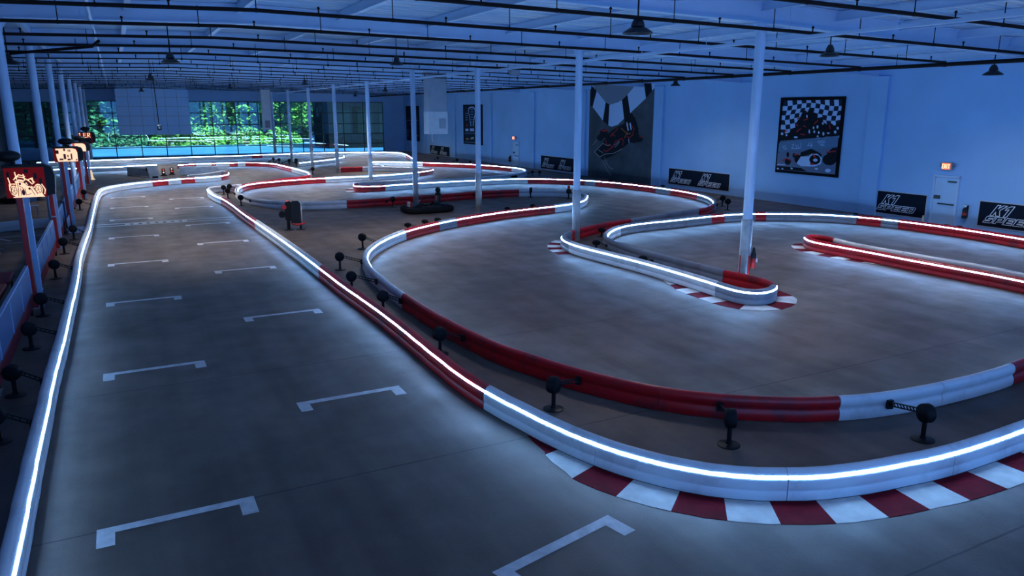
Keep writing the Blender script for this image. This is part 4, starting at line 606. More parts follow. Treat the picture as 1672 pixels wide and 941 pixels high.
# ------------------------------------------------------------------ columns
def column(x, y, label, sleeve, group):
    t = thing('steel_column', label, 'column', (x, y, 0), 0, group); z = bb(x)
    MB().lathe([(.135, .0), (.135, z - .03)], n=24).build('shaft', 'steel_white', t)
    MB().box((0, 0, z - .015), (.5, .36, .03)).extr([(-.30, -.012, z - .04), (-.13, -.012, z - .04), (-.13, -.012, z - .3)], (0, .024, 0)).extr([(.30, -.012, z - .04), (.13, -.012, z - .3), (.13, -.012, z - .04)], (0, .024, 0)).build('head_plate', 'steel_white', t)
    MB().box((0, 0, .01), (.40, .40, .02)).build('base_plate', 'metal', t)
    if sleeve:
        w = MB().lathe([(.152, .02), (.158, .05), (.158, 1.95), (.150, 2.0), (.136, 2.0)], n=24).build('column_wrap', 'sleeve', t); w['label'] = 'grey wrap round the foot of the column'
    return t
    return t
names = ['nearest of the middle row, inside the near barrier tongue', 'standing inside the far end of the barrier tongue', 'behind the mid barrier arm right of the kart', 'rising behind the parked kart', 'inside the red-nosed hairpin tip', 'just left of the red-nosed hairpin', 'sixth back in the middle row', 'seventh back in the middle row', 'last of the middle row at the far windows']
for y, n in zip(COLY, names):
    cx, cy = (14.2, 39.0) if 43 < y < 44 else (15.75, y)
    cc = column(cx, cy, 'white round column ' + n, True, 'columns of the middle row')
    if y < 16: NEARCOL = cc
for k in range(9):
    y = 15.7 + 9.1 * k
    n = 'nearest to the camera' if k == 0 else ORD[k] + ' from the camera'
    column(-2.55, y, 'blue-white round column of the pit fence row, ' + n, False, 'columns along the pit fence')

# ------------------------------------------------------------------ sprinkler pipes
ZP = [(-9.1, 7.0), (-2.4, 7.08), (3, 7.2), (15.75, 7.0), (27.7, 6.76)]
def zp(x):
    for (a, za), (b, zb) in zip(ZP, ZP[1:]):
        if x <= b: return za + (zb - za) * (x - a) / (b - a)
    return ZP[-1][1]
hang_mb = MB().tube([(0, 0, 0), (0, 0, .5)], .012, 6).lathe([(.05, -.03), (.05, .03)], n=10, axis='x')
head_mb = MB().lathe([(.018, .03), (.018, .12), (.035, .13), (.035, .15), (.012, .18)], n=8)
hang0 = head0 = None
PY = [11.1 + 3.7 * k for k in range(21)]
for k, y in enumerate(PY):
    p = solo(MB().tube([(x, y, z) for x, z in ZP], .044 if k < 7 else .025, 10), 'sprinkler_pipe', 'black_pipe',
             'black sprinkler pipe across the ceiling, ' + ('nearest to the camera' if k == 0 else ORD[k] + ' from the camera'), 'pipe', (0, y, 0), 'sprinkler pipes under the roof')
    off = random.uniform(0, 1.5)
    for j in range(11):
        x = -7.5 + off + 3.2 * j
        if x > 27: break
        for kind, dx in (('hanger', 0), ('sprinkler_head', 1.4)):
            if kind == 'sprinkler_head' and x + dx > 27: continue
            if kind == 'hanger':
                if hang0 is None: hang0 = o = hang_mb.build('hanger', 'black_pipe', p)
                else: o = hang0.copy(); COL.objects.link(o); o.parent = p
            else:
                if head0 is None: head0 = o = head_mb.build('sprinkler_head', 'black_pipe', p)
                else: o = head0.copy(); COL.objects.link(o); o.parent = p
            o.location = (x + dx, 0, zp(x + dx))
t = solo(MB().tube([(27.7, 8, 6.68), (27.7, 91, 6.68)], .075, 12), 'sprinkler_main', 'black_pipe', 'long black main pipe running along the right wall under the roof', 'pipe', (27.7, 8, 6.68))
for k, y in enumerate(PY):
    MB().tube([(27.7, y, 6.68), (27.7, y, 6.80)], .05, 8).lathe([(.09, -.06), (.09, .06)], (27.7, y, 6.68), 12, axis='y').build('pipe_fitting', 'black_pipe', t, (27.7, 8, 6.68))
for k in range(8):
    y = 9.5 + 11 * k; MB().tube([(27.7, y, 6.7), (27.7, y, bb(27.7) + .57)], .012, 6).build('hanger', 'black_pipe', t, (27.7, 8, 6.68))
solo(MB().tube([(-5.2, 21.1, 7.05), (.6, 15.6, 7.05), (.9, 15.3, 7.2)], .05, 10), 'feed_pipe', 'black_pipe', 'slanting black feed pipe in the top left ceiling corner, nearest to the camera', 'pipe', (-2, 18, 7.05))
solo(MB().tube([(-3.1, 33.3, 7.0), (-.4, 28.4, 7.0), (-.2, 28.1, 7.15)], .05, 10), 'feed_pipe', 'black_pipe', 'slanting black feed pipe by the second lamp row above the pit fence', 'pipe', (-2, 30, 7.05))
t = solo(MB().tube([(-.3, -2, 7.34), (-.3, 91, 7.34)], .05, 10), 'ceiling_conduit', 'steel_white', 'pale conduit running lengthwise above the start lane', 'conduit', (-.3, -2, 7.34))
for k in range(8): MB().tube([(-.3, 3 + 11 * k, 7.3), (-.3, 3 + 11 * k, 8.02)], .012, 6).build('hanger', 'steel_white', t, (-.3, -2, 7.34))
t = solo(MB().box((16.1, 40, 6.86), (.20, 98, .07)), 'cable_tray', 'steel_white', 'white cable tray hung along the middle column row', 'cable tray', (16.1, 40, 6.86))
for k in range(30): MB().tube([(16.1, -4 + 3.2 * k, 6.86), (16.1, -4 + 3.2 * k, bb(16.1) + .57)], .009, 5).build('hanger_rod', 'steel_white', t, (16.1, 40, 6.86))

# ------------------------------------------------------------------ high-bay lamps with dark lenses, and added fill spots
lamps = [((11.0, 14.95, 7.0), 'over the mid track, on the nearest pipe in view', 1.25), ((20.85, 17.9, 6.98), 'between the middle columns and the poster', 1.1), ((28.1, 16.9, 6.5), 'above the exit door under the main pipe', 1.2), ((2.0, 30.8, 6.95), 'above the start lane', 1.15), ((-3.2, 33.4, 6.9), 'above the pit fence at the dark left side', 1.3),
         ((10.0, 29.2, 7.0), 'above the kart, left of the duct', .9), ((11.6, 52.9, 6.95), 'far back over the middle of the track', .9), ((28.2, 34.6, 6.62), 'beside the tall kart mural under the main pipe', 1.0), ((2.4, 78.0, 6.95), 'in front of the white hanging panel', .9), ((20.5, 63.0, 6.85), 'far back right of the middle row', .9), ((23.0, 81.0, 6.75), 'far back before the end wall corner', .9), ((8.5, 66.0, 7.0), 'far back over the loop behind the start lane', .9), ((2.05, 49.3, 6.95), 'above the far start lane, over the hanging control box', 1.0)]
lamp0 = None
for (x, y, z), n, s_ in lamps:
    lab = 'dark high-bay ceiling lamp ' + n
    if lamp0 is None:
        lamp0 = t = thing('high_bay_lamp', lab, 'ceiling lamp', (x, y, z), 0, 'high-bay lamps')
        MB().lathe([(.06, .1), (.11, .0), (.13, -.1), (.06, -.12)], n=18).build('housing', 'steel_dark', t)
        r = MB().lathe([(.07, -.10), (.16, -.13), (.27, -.22), (.285, -.26), (.265, -.26), (.15, -.15), (.05, -.13)], n=24).build('reflector', 'steel_dark', t)
        MB().lathe([(.01, -.205), (.21, -.2), (.215, -.19), (.01, -.18)], n=20).build('lens', 'reflector', r)
    else:
        t = lamp0.copy(); COL.objects.link(t); t['label'] = lab; t.location = (x, y, z)
        for ch in lamp0.children:
            if not ch.name.startswith(('stem', 'lamp_glow')): copy_tree(ch, t)
    t.scale = (s_, s_, 1)
    MB().tube([(0, 0, .08), (0, 0, bb(x) + .57 - z)], .018, 6).build('stem', 'black', t)
    if x < -2: continue
    lt = bpy.data.objects.new('lamp_glow', bpy.data.lights.new('lamp_glow', 'SPOT')); COL.objects.link(lt); lt.parent = t; lt.location = (0, 0, -.30)  # added unseen spot to brighten the hall; the fitting itself stays dark
    lt.data.energy = 300 if x > 25 or x < 12 and y < 20 else 600 if y < 28 else (900 if x < 3 and y < 40 else (1000 if y < 45 else 2000)); lt.data.color = (1, .96, .93); lt.data.spot_size = radians(98 if x < 3 and y < 40 else 150); lt.data.spot_blend = 1; lt.data.shadow_soft_size = .2
solo(MB().box((18.3, 35.2, 6.88), (.55, .25, .28), bev=.02).tube([(18.3, 35.2, 7), (18.3, 35.2, 7.72)], .012, 6), 'junction_box', 'duct', 'small grey box hung under the ceiling right of the duct', 'box', (18.3, 35.2, 6.88))

# ------------------------------------------------------------------ ducts, hanging panel
t = thing('air_duct', 'big grey metal duct dropping from the ceiling beside the fourth column', 'duct', (17.85, 45, 3.58))
MB().box((0, 0, 2.80), (1.2, .8, 2.78)).box((0, 0, 1.38), (1.24, .84, .05)).build('duct_shaft', 'duct', t, smooth=0)
e = MB().box((0, 0, .68), (1.26, .86, 1.36)).build('plenum_box', 'duct_light', t, smooth=0)
g = MB().box((.28, -.435, .65), (.46, .02, .62))
for i in range(8): g.box((.28, -.45, .40 + i * .07), (.42, .02, .03))
g.build('air_grille', 'duct', e, smooth=0)
MB().tube([(-.28, 0, .02), (-.28, 0, -.42), (-.22, 0, -.46)], .03, 8).build('drain_pipe', 'metal', t)
t = thing('air_duct', 'slim white duct hanging in front of the far windows', 'duct', (13.55, 80, 3.14))
MB().box((0, 0, 1.95), (.85, .6, 3.9)).build('duct_shaft', 'duct_light', t, smooth=0)
g = MB().box((0, -.305, .55), (.5, .02, .75))
for i in range(7): g.box((0, -.32, .25 + i * .1), (.46, .02, .04), 1)
g.build('air_grille', ['duct', 'black'], t, smooth=0)
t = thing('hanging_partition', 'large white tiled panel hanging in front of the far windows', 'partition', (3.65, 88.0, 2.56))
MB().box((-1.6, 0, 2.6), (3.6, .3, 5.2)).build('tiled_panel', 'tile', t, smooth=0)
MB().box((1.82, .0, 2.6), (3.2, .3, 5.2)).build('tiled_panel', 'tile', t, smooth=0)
t = thing('pendant_control', 'black control box on a cord in front of the white hanging panel', 'control box', (2.2, 48.3, 3.96))
MB().box((0, 0, .1), (.22, .09, .28), bev=.02).box((0, -.05, .1), (.10, .03, .14), 1).build('control_box', ['black', 'duct_light'], t)
MB().tube([(0, 0, .2), (-.02, 0, 1.2), (-.06, 0, 2.95)], .022, 6).build('cord', 'black', t)

# ------------------------------------------------------------------ doors, exit signs, extinguishers
def door(n, y, mirror):
    f = MB()
    for yy in (y - .56, y + .56): f.box((XR - .03, yy, 1.07), (.12, .10, 2.14))
    f.box((XR - .03, y, 2.16), (.12, 1.22, .10)); f.box((XR - .02, y, 2.36), (.03, 1.5, .03))
    d = struct(f.build('door_%d' % n, 'steel_white', smooth=0))
    MB().box((XR - .02, y, 1.05), (.06, 1.02, 2.09)).build('door_leaf', 'door', d, smooth=0)
    s = 1 if mirror else -1
    MB().box((XR - .08, y + .1 * s, .94), (.07, .74, .06), bev=.01).build('push_bar', 'door_dark', d)
    MB().box((XR - .07, y - .34 * s, 1.22), (.06, .28, .16), bev=.01).box((XR - .11, y - .32 * s, 1.22), (.03, .14, .03)).build('lock_plate', 'door_dark', d)
    MB().box((XR - .08, y + .28 * s, 1.94), (.08, .38, .06), bev=.01).build('door_closer', 'door_dark', d)
    MB().box((XR - .06, y + .3 * s, .03), (.06, .2, .06)).build('door_stop', 'black', d)
door(1, 20.95, False); door(2, 62.3, False)

GL = {
 'S': [[(0, 0), (.9, 0), (1, .1), (1, .5), (.9, .6), (.35, .6), (.35, .72), (1, .72), (1, 1), (.1, 1), (0, .9), (0, .5), (.1, .4), (.65, .4), (.65, .28), (0, .28)]],
 'P': [[(0, 0), (.32, 0), (.32, .3), (.9, .3), (1, .4), (1, .9), (.9, 1), (0, 1)], [(.32, .55), (.7, .55), (.7, .75), (.32, .75)]],
 'E': [[(0, 0), (1, 0), (1, .25), (.33, .25), (.33, .38), (.9, .38), (.9, .62), (.33, .62), (.33, .75), (1, .75), (1, 1), (0, 1)]],
 'D': [[(0, 0), (.9, 0), (1, .12), (1, .88), (.9, 1), (0, 1)], [(.33, .25), (.68, .25), (.68, .75), (.33, .75)]],
 'K': [[(0, 0), (.32, 0), (.32, .36), (.6, 0), (1.02, 0), (.6, .54), (1.0, 1), (.6, 1), (.32, .68), (.32, 1), (0, 1)]],
 '1': [[(.3, 0), (.66, 0), (.66, 1), (.3, 1), (-.05, .80), (-.05, .60), (.3, .70)]],
}
def line_strip(mb, pts, w, closed, at, m=0):
    P = list(pts) + ([pts[0]] if closed else [])
    for a, b in zip(P, P[1:]):
        dx, dy = b[0] - a[0], b[1] - a[1]; l = hypot(dx, dy)
        if l < 1e-6: continue
        ux, uy = dx / l * w / 2, dy / l * w / 2; nx, ny = -uy, ux
        q = [(a[0] - ux + nx, a[1] - uy + ny), (a[0] - ux - nx, a[1] - uy - ny), (b[0] + ux - nx, b[1] + uy - ny), (b[0] + ux + nx, b[1] + uy + ny)]
        mb.poly([at(*p) for p in q], m)
def logo(mb, at, u0, v0, W):
    """outlined slanted lettering: K1 above SPEED; W = width of the lower word"""
    h2 = W * .125; lw = W * .155; gap = W * .028; sl = .6
    for i, ch in enumerate('SPEED'):
        for pl in GL[ch]: line_strip(mb, [(u0 + i * (lw + gap) + x * lw + y * h2 * sl, v0 + y * h2) for x, y in pl], W * .0125, True, at)
    h1 = W * .205; v1 = v0 + h2 * 1.14
    for ch, dx, kw in (('K', .115, .175), ('1', .315, .16)):
        for pl in GL[ch]: line_strip(mb, [(u0 + dx * W + x * kw * W + y * h1 * sl, v1 + y * h1) for x, y in pl], W * .013, True, at)
def banner(ya, yb, z0, z1, n, label):
    o = (XR - .03, (ya + yb) / 2, z0)
    t = thing('wall_banner', label, 'banner', o, 0, 'logo banners along the right wall')
    MB().box((XR - .02, (ya + yb) / 2, (z0 + z1) / 2), (.03, ya - yb, z1 - z0)).build('banner_sheet', 'banner', t, o, 0)
    e = MB()
    for zz in (z0 - .02, z1 + .02): e.box((XR - .015, (ya + yb) / 2, zz), (.03, ya - yb + .08, .04))
    for yy in (ya + .02, yb - .02): e.box((XR - .015, yy, (z0 + z1) / 2), (.03, .04, z1 - z0))
    e.build('border', 'banner_edge', t, o, 0)
    mb = MB(); at = lambda u, v: (XR - .04, ya - u, z0 + v)
    W = ya - yb; H = z1 - z0
    if n == 1: logo(mb, at, W * .07, H * .15, min(W * .80, 2.25)); mb.build('logo', 'banner_line', t, o, 0)
    else:
        for k in range(2):
            mb = MB(); logo(mb, at, W * (.03 + .48 * k), H * .12, W * .385); mb.build('logo', 'banner_line', t, o, 0)
banner(24.5, 21.8, .18, 1.22, 1, 'black logo banner left of the exit door')
banner(19.35, 16.2, .20, 1.23, 1, 'black logo banner right of the exit door, cut by the picture edge')
banner(40.2, 34.5, .25, 1.26, 2, 'black double logo banner right of the tall kart mural')
banner(57.6, 51.85, .13, 1.22, 2, 'black double logo banner left of the tall kart mural')
banner(84.1, 78.2, .05, 1.08, 2, 'farthest black double logo banner, near the hall corner')

def exit_sign(y, z, label):
    t = thing('exit_sign', label, 'exit sign', (XR - .1, y, z))
    MB().box((0, 0, .16), (.16, .46, .32), bev=.01).build('sign_body', 'duct', t)
    fc = MB().box((-.085, .03, .16), (.012, .38, .26)).build('sign_face', 'exit_glow', t)
    mb = MB(); at = lambda u, v: (-.094, .03 + .17 - u, .08 + v)
    def seg(p, x, cl=False): line_strip(mb, [(x + a * .06, b * .16) for a, b in p], .02, cl, at)
    seg([(1, 0), (0, 0), (0, 1), (1, 1)], .01); seg([(0, .5), (.8, .5)], .01)
    seg([(0, 0), (1, 1)], .10); seg([(1, 0), (0, 1)], .10); seg([(.5, 0), (.5, 1)], .18); seg([(.5, 0), (.5, 1)], .27); seg([(0, 1), (1, 1)], .27)
    mb.build('lettering', 'exit_text', fc, smooth=0)
    for s in (-1, 1): MB().lathe([(.03, -.05), (.07, .02), (.07, .05)], (-.04, s * .29, .22), 12, axis='x').build('emergency_lamp', 'reflector', t)
exit_sign(20.95, 2.45, 'lit orange exit sign above the near pale blue door')
exit_sign(62.5, 2.4, 'lit orange exit sign above the far pale door')
def extinguisher(y, z, label):
    t = thing('fire_extinguisher', label, 'fire extinguisher', (XR - .14, y, z))
    MB().lathe([(.02, 0), (.09, .01), (.095, .05), (.095, .40), (.05, .47), (.03, .5)], n=16).build('cylinder', 'black', t)
    MB().box((0, 0, .53), (.05, .12, .05)).box((-.02, 0, .58), (.03, .2, .03)).build('valve_head', 'metal', t)
    MB().lathe([(.098, .14), (.098, .26)], n=16).build('label_band', 'red_paint', t)
    MB().box((.1, 0, .3), (.06, .16, .55)).build('bracket', 'steel_dark', t)
extinguisher(19.9, .42, 'dark fire extinguisher on the wall right of the near exit door')
extinguisher(63.4, .35, 'dark fire extinguisher on the wall left of the far door')
solo(MB().lathe([(.15, 0), (.15, .02), (.09, .035), (.03, .36), (.01, .38)], n=16), 'traffic_cone', 'kerb_white', 'small white cone standing at the left foot of the near exit door', 'cone', (0, 0, 0)).location = (32.2, 21.6, 0)

# ------------------------------------------------------------------ pictures on the right wall
def picture(name, data, ya, yb, z0, z1, bg, label, cat, frame=0.):
    o = (XR - .05, (ya + yb) / 2, z0)
    t = thing(name, label, cat, o)
    MB().box((XR - .025, (ya + yb) / 2, (z0 + z1) / 2), (.05, ya - yb, z1 - z0)).build('backing_panel', bg, t, o, 0)
    if frame:
        f = MB()
        for zz in (z0, z1): f.box((XR - .04, (ya + yb) / 2, zz), (.09, ya - yb + frame, frame))
        for yy in (ya, yb): f.box((XR - .04, yy, (z0 + z1) / 2), (.09, frame, z1 - z0 - frame))
        f.build('picture_frame', 'frame_black', t, o, 0)
    mb = MB(); ms = []
    for i, e in enumerate(data):
        if e[1] not in ms: ms.append(e[1])
        k = ms.index(e[1]); xx = XR - .052 - .0004 * i; at = lambda a, b: (xx, a, b)
        if e[0] == 'p': mb.poly([(xx, a, b) for a, b in e[2]], k)
        else: line_strip(mb, e[3], min(e[2], .06) if name == 'framed_poster' and e[1] == 'art_red' else e[2], e[4], at, k)
    mb.build('print', ms, t, o, 0)
picture('wall_mural', MURAL, 50.05, 42.1, 0, 6.62, 'art_grey', 'tall wall mural of a kart racer below a black and white flag', 'mural')
picture('framed_poster', POSTER, 30.82, 26.8, 1.74, 5.62, 'art_steelblue', 'black framed poster of a chequered flag over crowd and kart', 'poster', .16)
picture('framed_poster', CHART, 74.1, 69.6, 1.68, 5.54, 'art_navy', 'narrow dark poster with a pale kart chart behind the column', 'poster', .14)
picture('framed_poster', CHART_FAR, 91.95, 87.6, 1.45, 5.5, 'art_navy', 'farthest dark poster on the right wall near the hall corner', 'poster', .14)

# ------------------------------------------------------------------ barriers
PROF = [(-.005, .012), (.0, .03), (.0, .125), (-.012, .14), (-.012, .155), (.0, .17), (.0, .285), (-.006, .30), (-.045, .375), (-.075, .41), (-.115, .425), (-.155, .418), (-.19, .39), (-.205, .345), (-.205, .285), (-.185, .245), (-.172, .215), (-.185, .185), (-.205, .145), (-.205, .06), (-.19, .012)]
def sub(P, s0, s1):
    d = [0.]
    for a, b in zip(P, P[1:]): d.append(d[-1] + hypot(b[0] - a[0], b[1] - a[1]))
    def at(s):
        s = max(0, min(s, d[-1]))
        for i in range(len(d) - 1):
            if s <= d[i + 1]:
                t = (s - d[i]) / max(1e-9, d[i + 1] - d[i]); return (P[i][0] + (P[i + 1][0] - P[i][0]) * t, P[i][1] + (P[i + 1][1] - P[i][1]) * t)
        return P[-1]
    return [at(s0)] + [p for p, q in zip(P, d) if s0 + .04 < q < s1 - .04] + [at(s1)]
def length(P): return sum(hypot(b[0] - a[0], b[1] - a[1]) for a, b in zip(P, P[1:]))
def normals(Q, P, side):
    out = []
    for x, y in Q:
        i = min(range(len(P)), key=lambda k: (P[k][0] - x) ** 2 + (P[k][1] - y) ** 2); a = P[max(0, i - 1)]; b = P[min(len(P) - 1, i + 1)]
        l = hypot(b[0] - a[0], b[1] - a[1]); tx, ty = (b[0] - a[0]) / l, (b[1] - a[1]) / l; out.append((-ty * side, tx * side))
    return out
def sweep(prof, Q, N, side, mb, caps=True):
    k = len(mb.v); n = len(prof)
    for (x, y), (nx, ny) in zip(Q, N):
        for u, z in prof: mb.v.append((x + nx * u, y + ny * u, z))
    for i in range(len(Q) - 1):
        for j in range(n):
            j2 = (j + 1) % n; f = (k + i * n + j, k + (i + 1) * n + j, k + (i + 1) * n + j2, k + i * n + j2)
            mb.f.append(f if side > 0 else f[::-1]); mb.m.append(0)
    if caps:
        a = tuple(k + j for j in range(n)); b = tuple(k + (len(Q) - 1) * n + j for j in range(n))
        mb.f += [a if side > 0 else a[::-1], b[::-1] if side > 0 else b]; mb.m += [0, 0]
LEDP = [(-.014, .318), (-.0105, .3205), (-.0265, .3515), (-.030, .349)]
BL = {
 'lane_left': 'white barrier with a light line along the left edge of the start lane',
 'lane_hairpin': 'white and red barrier across the far end of the start lane, ending in a hook',
 'pit_far': 'white lit barrier left of the opening beyond the start lane',
 'far': 'farthest lit white barrier in front of the end windows',
 'back_bend': 'red and white barrier bending round the far back loop behind the start lane',
 'lane_right': 'long straight blue-white then red barrier at the right edge of the start lane',
 'front_sweep': 'large white barrier sweeping along the bottom right over the red-white kerb',
 'red_loop': 'big curved red barrier seen from behind, right of the start lane',
 'mid_arm': 'white and red lit barrier arm curving across the middle below the kart',
 'island_back': 'dark red and white barrier seen from behind, right behind the parked kart',
 'island_loop': 'white and pink barrier loop around the far island left of the kart',
 'right_bend': 'lit red-fronted barrier bending at the far door by the right wall',
 'kart_bend': 'lit white barrier with a red tip behind the kart, curving to the right wall',
 'slope_back': 'thin dark red barrier back running down towards the second column',
 'finger': 'bright blue-white barrier tongue around the nearest middle columns',
 'wall_bend': 'lit grey barrier with red patches running along the right wall by the exit door',
 'far_finger': 'thin lit white barrier hairpin far back left of the windows columns',
 'red_finger': 'narrow dark red barrier hairpin at the right picture edge',
}
RUNS['lane_hairpin'] = (RUNS['lane_hairpin'][0], [('W', 0), ('R', 8.06), ('W', 9.3), ('R', 10.3), ('W', 11.32), ('R', 13.52), ('W', 17.17)], RUNS['lane_hairpin'][2])
def recolour(key, cb): RUNS[key] = (RUNS[key][0], cb, RUNS[key][2])
recolour('finger', [('G', 0), ('W', 2.50), ('G', 10.02), ('R', 12.46), ('G', 14.71)])
recolour('wall_bend', [('G', 0), ('W', 2.0), ('G', 4.2)] + [('G' if c == 'W' else c, s_) for c, s_ in RUNS['wall_bend'][1][1:]])
recolour('slope_back', [('R', 0), ('G', 2.25), ('R', 7.31)])
recolour('mid_arm', [('G' if abs(s_ - 13.61) < .1 else c, s_) for c, s_ in RUNS['mid_arm'][1]])
recolour('kart_bend', [('G' if s_ > 20 and c == 'W' else c, s_) for c, s_ in RUNS['kart_bend'][1]])
for key, (side, cb, P) in RUNS.items():
    L = length(P); o = (P[len(P) // 2][0], P[len(P) // 2][1], 0)
    t = thing('track_barrier', BL[key], 'track barrier', o, 0, 'track barriers with light lines')
    for i, (c, s0) in enumerate(cb):
        s1 = cb[i + 1][1] if i + 1 < len(cb) else L
        n = max(1, math.ceil((s1 - s0) / 3.1 - .15))
        for j in range(n):
            a = s0 + (s1 - s0) * j / n + .006; b = s0 + (s1 - s0) * (j + 1) / n - .006
            if b - a < .05: continue
            Q = sub(P, a, b); N = normals(Q, P, side); mb = MB(); sweep(PROF, Q, N, side, mb)
            sg = mb.build('barrier_segment', {'W': 'white', 'R': 'red', 'G': 'grey'}[c], t, o, 50)
            sg['label'] = {'W': 'white plastic segment', 'R': 'red plastic segment', 'G': 'scuffed grey plastic segment'}[c]
            mb = MB(); sweep(LEDP, Q, N, side, mb); mb.build('light_strip', 'led', sg, o, 0)

# ------------------------------------------------------------------ painted kerbs
def kerb(name, key, brk, width, first, label):
    side, cb, P = RUNS[key]; o = (*P[len(P) // 2], 0); mb = MB()
    for i, (a, b) in enumerate(zip(brk, brk[1:])):
        Q = sub(P, a, b); N = normals(Q, P, side)
        w0 = width * min(1, (i + (0 if i else .12)) / 2.2) if first[1] else width; w1 = width * min(1, (i + 1) / 2.2) if first[1] else width
        col = (i + first[0]) % 2; n = len(Q)
        for k in range(n - 1):
            wa = w0 + (w1 - w0) * k / (n - 1); wb = w0 + (w1 - w0) * (k + 1) / (n - 1)
            A, B, NA, NB = Q[k], Q[k + 1], N[k], N[k + 1]
            q = [(A[0] + NA[0] * .0, A[1] + NA[1] * .0), (A[0] + NA[0] * wa, A[1] + NA[1] * wa), (B[0] + NB[0] * wb, B[1] + NB[1] * wb), (B[0], B[1])]
            mb.extr([(x, y, .001) for x, y in (q if side > 0 else q[::-1])], (0, 0, .005), col)
    solo(mb, name, ['kerb_red', 'kerb_white'], label, 'painted kerb', o, 'painted red and white kerbs', 0)
L = length(RUNS['front_sweep'][2])
kerb('painted_kerb', 'front_sweep', KERB_FRONT + [KERB_FRONT[-1] + .66 * (k + 1) for k in range(5)], .56, (0, True), 'large red and white kerb under the white front barrier')
kerb('painted_kerb', 'finger', [7.75 + .56 * k for k in range(14)], .52, (1, True), 'red and white kerb curling round the near end of the barrier tongue')
kerb('painted_kerb', 'finger', [.05 + .45 * k for k in range(7)], .5, (1, False), 'small red and white kerb at the far left corner of the barrier tongue')
kerb('painted_kerb', 'red_finger', [6.6 + .55 * k for k in range(9)], .42, (1, True), 'red and white kerb at the tip of the red hairpin')
kerb('painted_kerb', 'kart_bend', [2.2 + .8 * k for k in range(5)], .5, (1, False), 'small kerb under the red tip behind the kart')

# ------------------------------------------------------------------ start grid paint
def mark(x0, x1, y, label, rz=0., w=.15, tw=.20, tl=.46):
    mb = MB(); o = ((x0 + x1) / 2, y, 0); W = x1 - x0
    mb.poly([(a, b, .004) for a, b in ((-W / 2, 0), (-W / 2, -tl), (-W / 2 + tw, -tl), (-W / 2 + tw, -w), (W / 2 - tw, -w), (W / 2 - tw, -tl), (W / 2, -tl), (W / 2, 0))])
    mb.poly([(W / 2, 0, .004), (W / 2, 0, .0), (-W / 2, 0, 0), (-W / 2, 0, .004)])
    b = mb.build('grid_marking', 'mark', None, (0, 0, 0), 0); b.location = o; b.rotation_euler = (0, 0, rz); tag(b, label, 'floor marking', 'start grid brackets')
rows = ['nearest', 'second', 'third', 'fourth', 'fifth', 'sixth', 'seventh', 'eighth']
for k, y in enumerate([9.66, 15.95, 22.2, 28.05, 34.1, 39.8, 44.9, 50.2]): mark(-.73, 1.11, y, 'white start grid bracket in the left column, %s ' % rows[k] + ('to' if k == 0 else 'from') + ' the camera')
for k, y in enumerate([6.88, 12.72, 19.02, 25.25, 31.05, 36.5, 43.3, 48.0]):
    d = .87 if k == 0 else 0
    mark(2.30 + d, 4.18 + d, y, 'white start grid bracket in the right column, %s ' % rows[k] + ('to' if k == 0 else 'from') + ' the camera', .225 if k == 0 else 0)
mb = MB().box((1.6, 38.25, .003), (6.0, .17, .003)).box((1.6, 37.55, .003), (6.0, .13, .003))
for k in range(8): mb.box((.0 + .34 * k, 37.9, .003), (.2, .34, .003))
solo(mb, 'start_line', 'mark', 'pale double start line painted across the lane', 'floor marking', (1.6, 37.9, 0), None, 0)

# ------------------------------------------------------------------ barrier anchors
AN = {}
def anchor(x, y, ang, L, label, group, red=False):
    if not AN:
        t = thing('barrier_anchor', label, 'anchor', (x, y, 0), ang, group)
        MB().lathe([(.175, .0), (.175, .012), (.16, .02), (.05, .03), (.045, .06)], n=24).build('base_plate', 'black', t)
        MB().tube([(0, 0, .03), (0, 0, .34)], .036, 12).build('post', 'black', t)
        MB().lathe([(.10, -.085), (.138, -.075), (.15, -.05), (.15, .05), (.138, .075), (.10, .085)], (0, 0, .44), 28, axis='y').build('drum', 'rubber', t)
        AN[0] = t
    else:
        t = bpy.data.objects.new('barrier_anchor', None); COL.objects.link(t); t.location = (x, y, 0); t.rotation_euler = (0, 0, ang); t.empty_display_size = .2
        tag(t, label, 'anchor', group)
        for ch in AN[0].children:
            if ch.name.startswith('arm'): continue
            c = ch.copy(); COL.objects.link(c); c.parent = t
    if L > .18:
        z0, z1 = .43, .24; mb = MB(); n = max(3, int((L - .16) / .07)); zl = lambda q: z0 + (z1 - z0) * q
        for zz in (-.032, .032): mb.tube([(.13, 0, z0 + zz), (L, 0, z1 + zz)], .012, 6)
        for k in range(n + 1):
            q = k / n; xx = .13 + (L - .13) * q; mb.tube([(xx, -.018, zl(q) - .03), (xx, .018, zl(q) + .03)], .011, 5)
        mb.box((L - .03, 0, z1), (.06, .10, .15)); mb.build('arm', 'black', t)
    if red: MB().lathe([(.05, .58), (.085, .6), (.085, .74), (.04, .78)], n=14).build('marker_head', 'red_paint', t)
    return t
ALLP = [(x, y, i, key) for key, (sd, cb, P) in RUNS.items() for i, (x, y) in enumerate(P)]
def place(x, y, label, group, red=False, keys=None, hz=1.):
    best = min((p for p in ALLP if keys is None or p[3] in keys), key=lambda p: (p[0] - x) ** 2 + (p[1] - y) ** 2); sd, cb, P = RUNS[best[3]]; i = best[2]
    nx, ny = normals([P[i]], P, sd)[0]
    u = (x - P[i][0]) * nx + (y - P[i][1]) * ny
    if u > -.58:
        x, y = P[i][0] - nx * .62, P[i][1] - ny * .62
    bx, by = P[i][0] - nx * .2, P[i][1] - ny * .2
    D = hypot(bx - x, by - y); ang = atan2(by - y, bx - x)
    a = anchor(x, y, ang, min(D, 1.5) if D < 2.2 else .9, label, group, red); a.scale = (1, 1, hz)
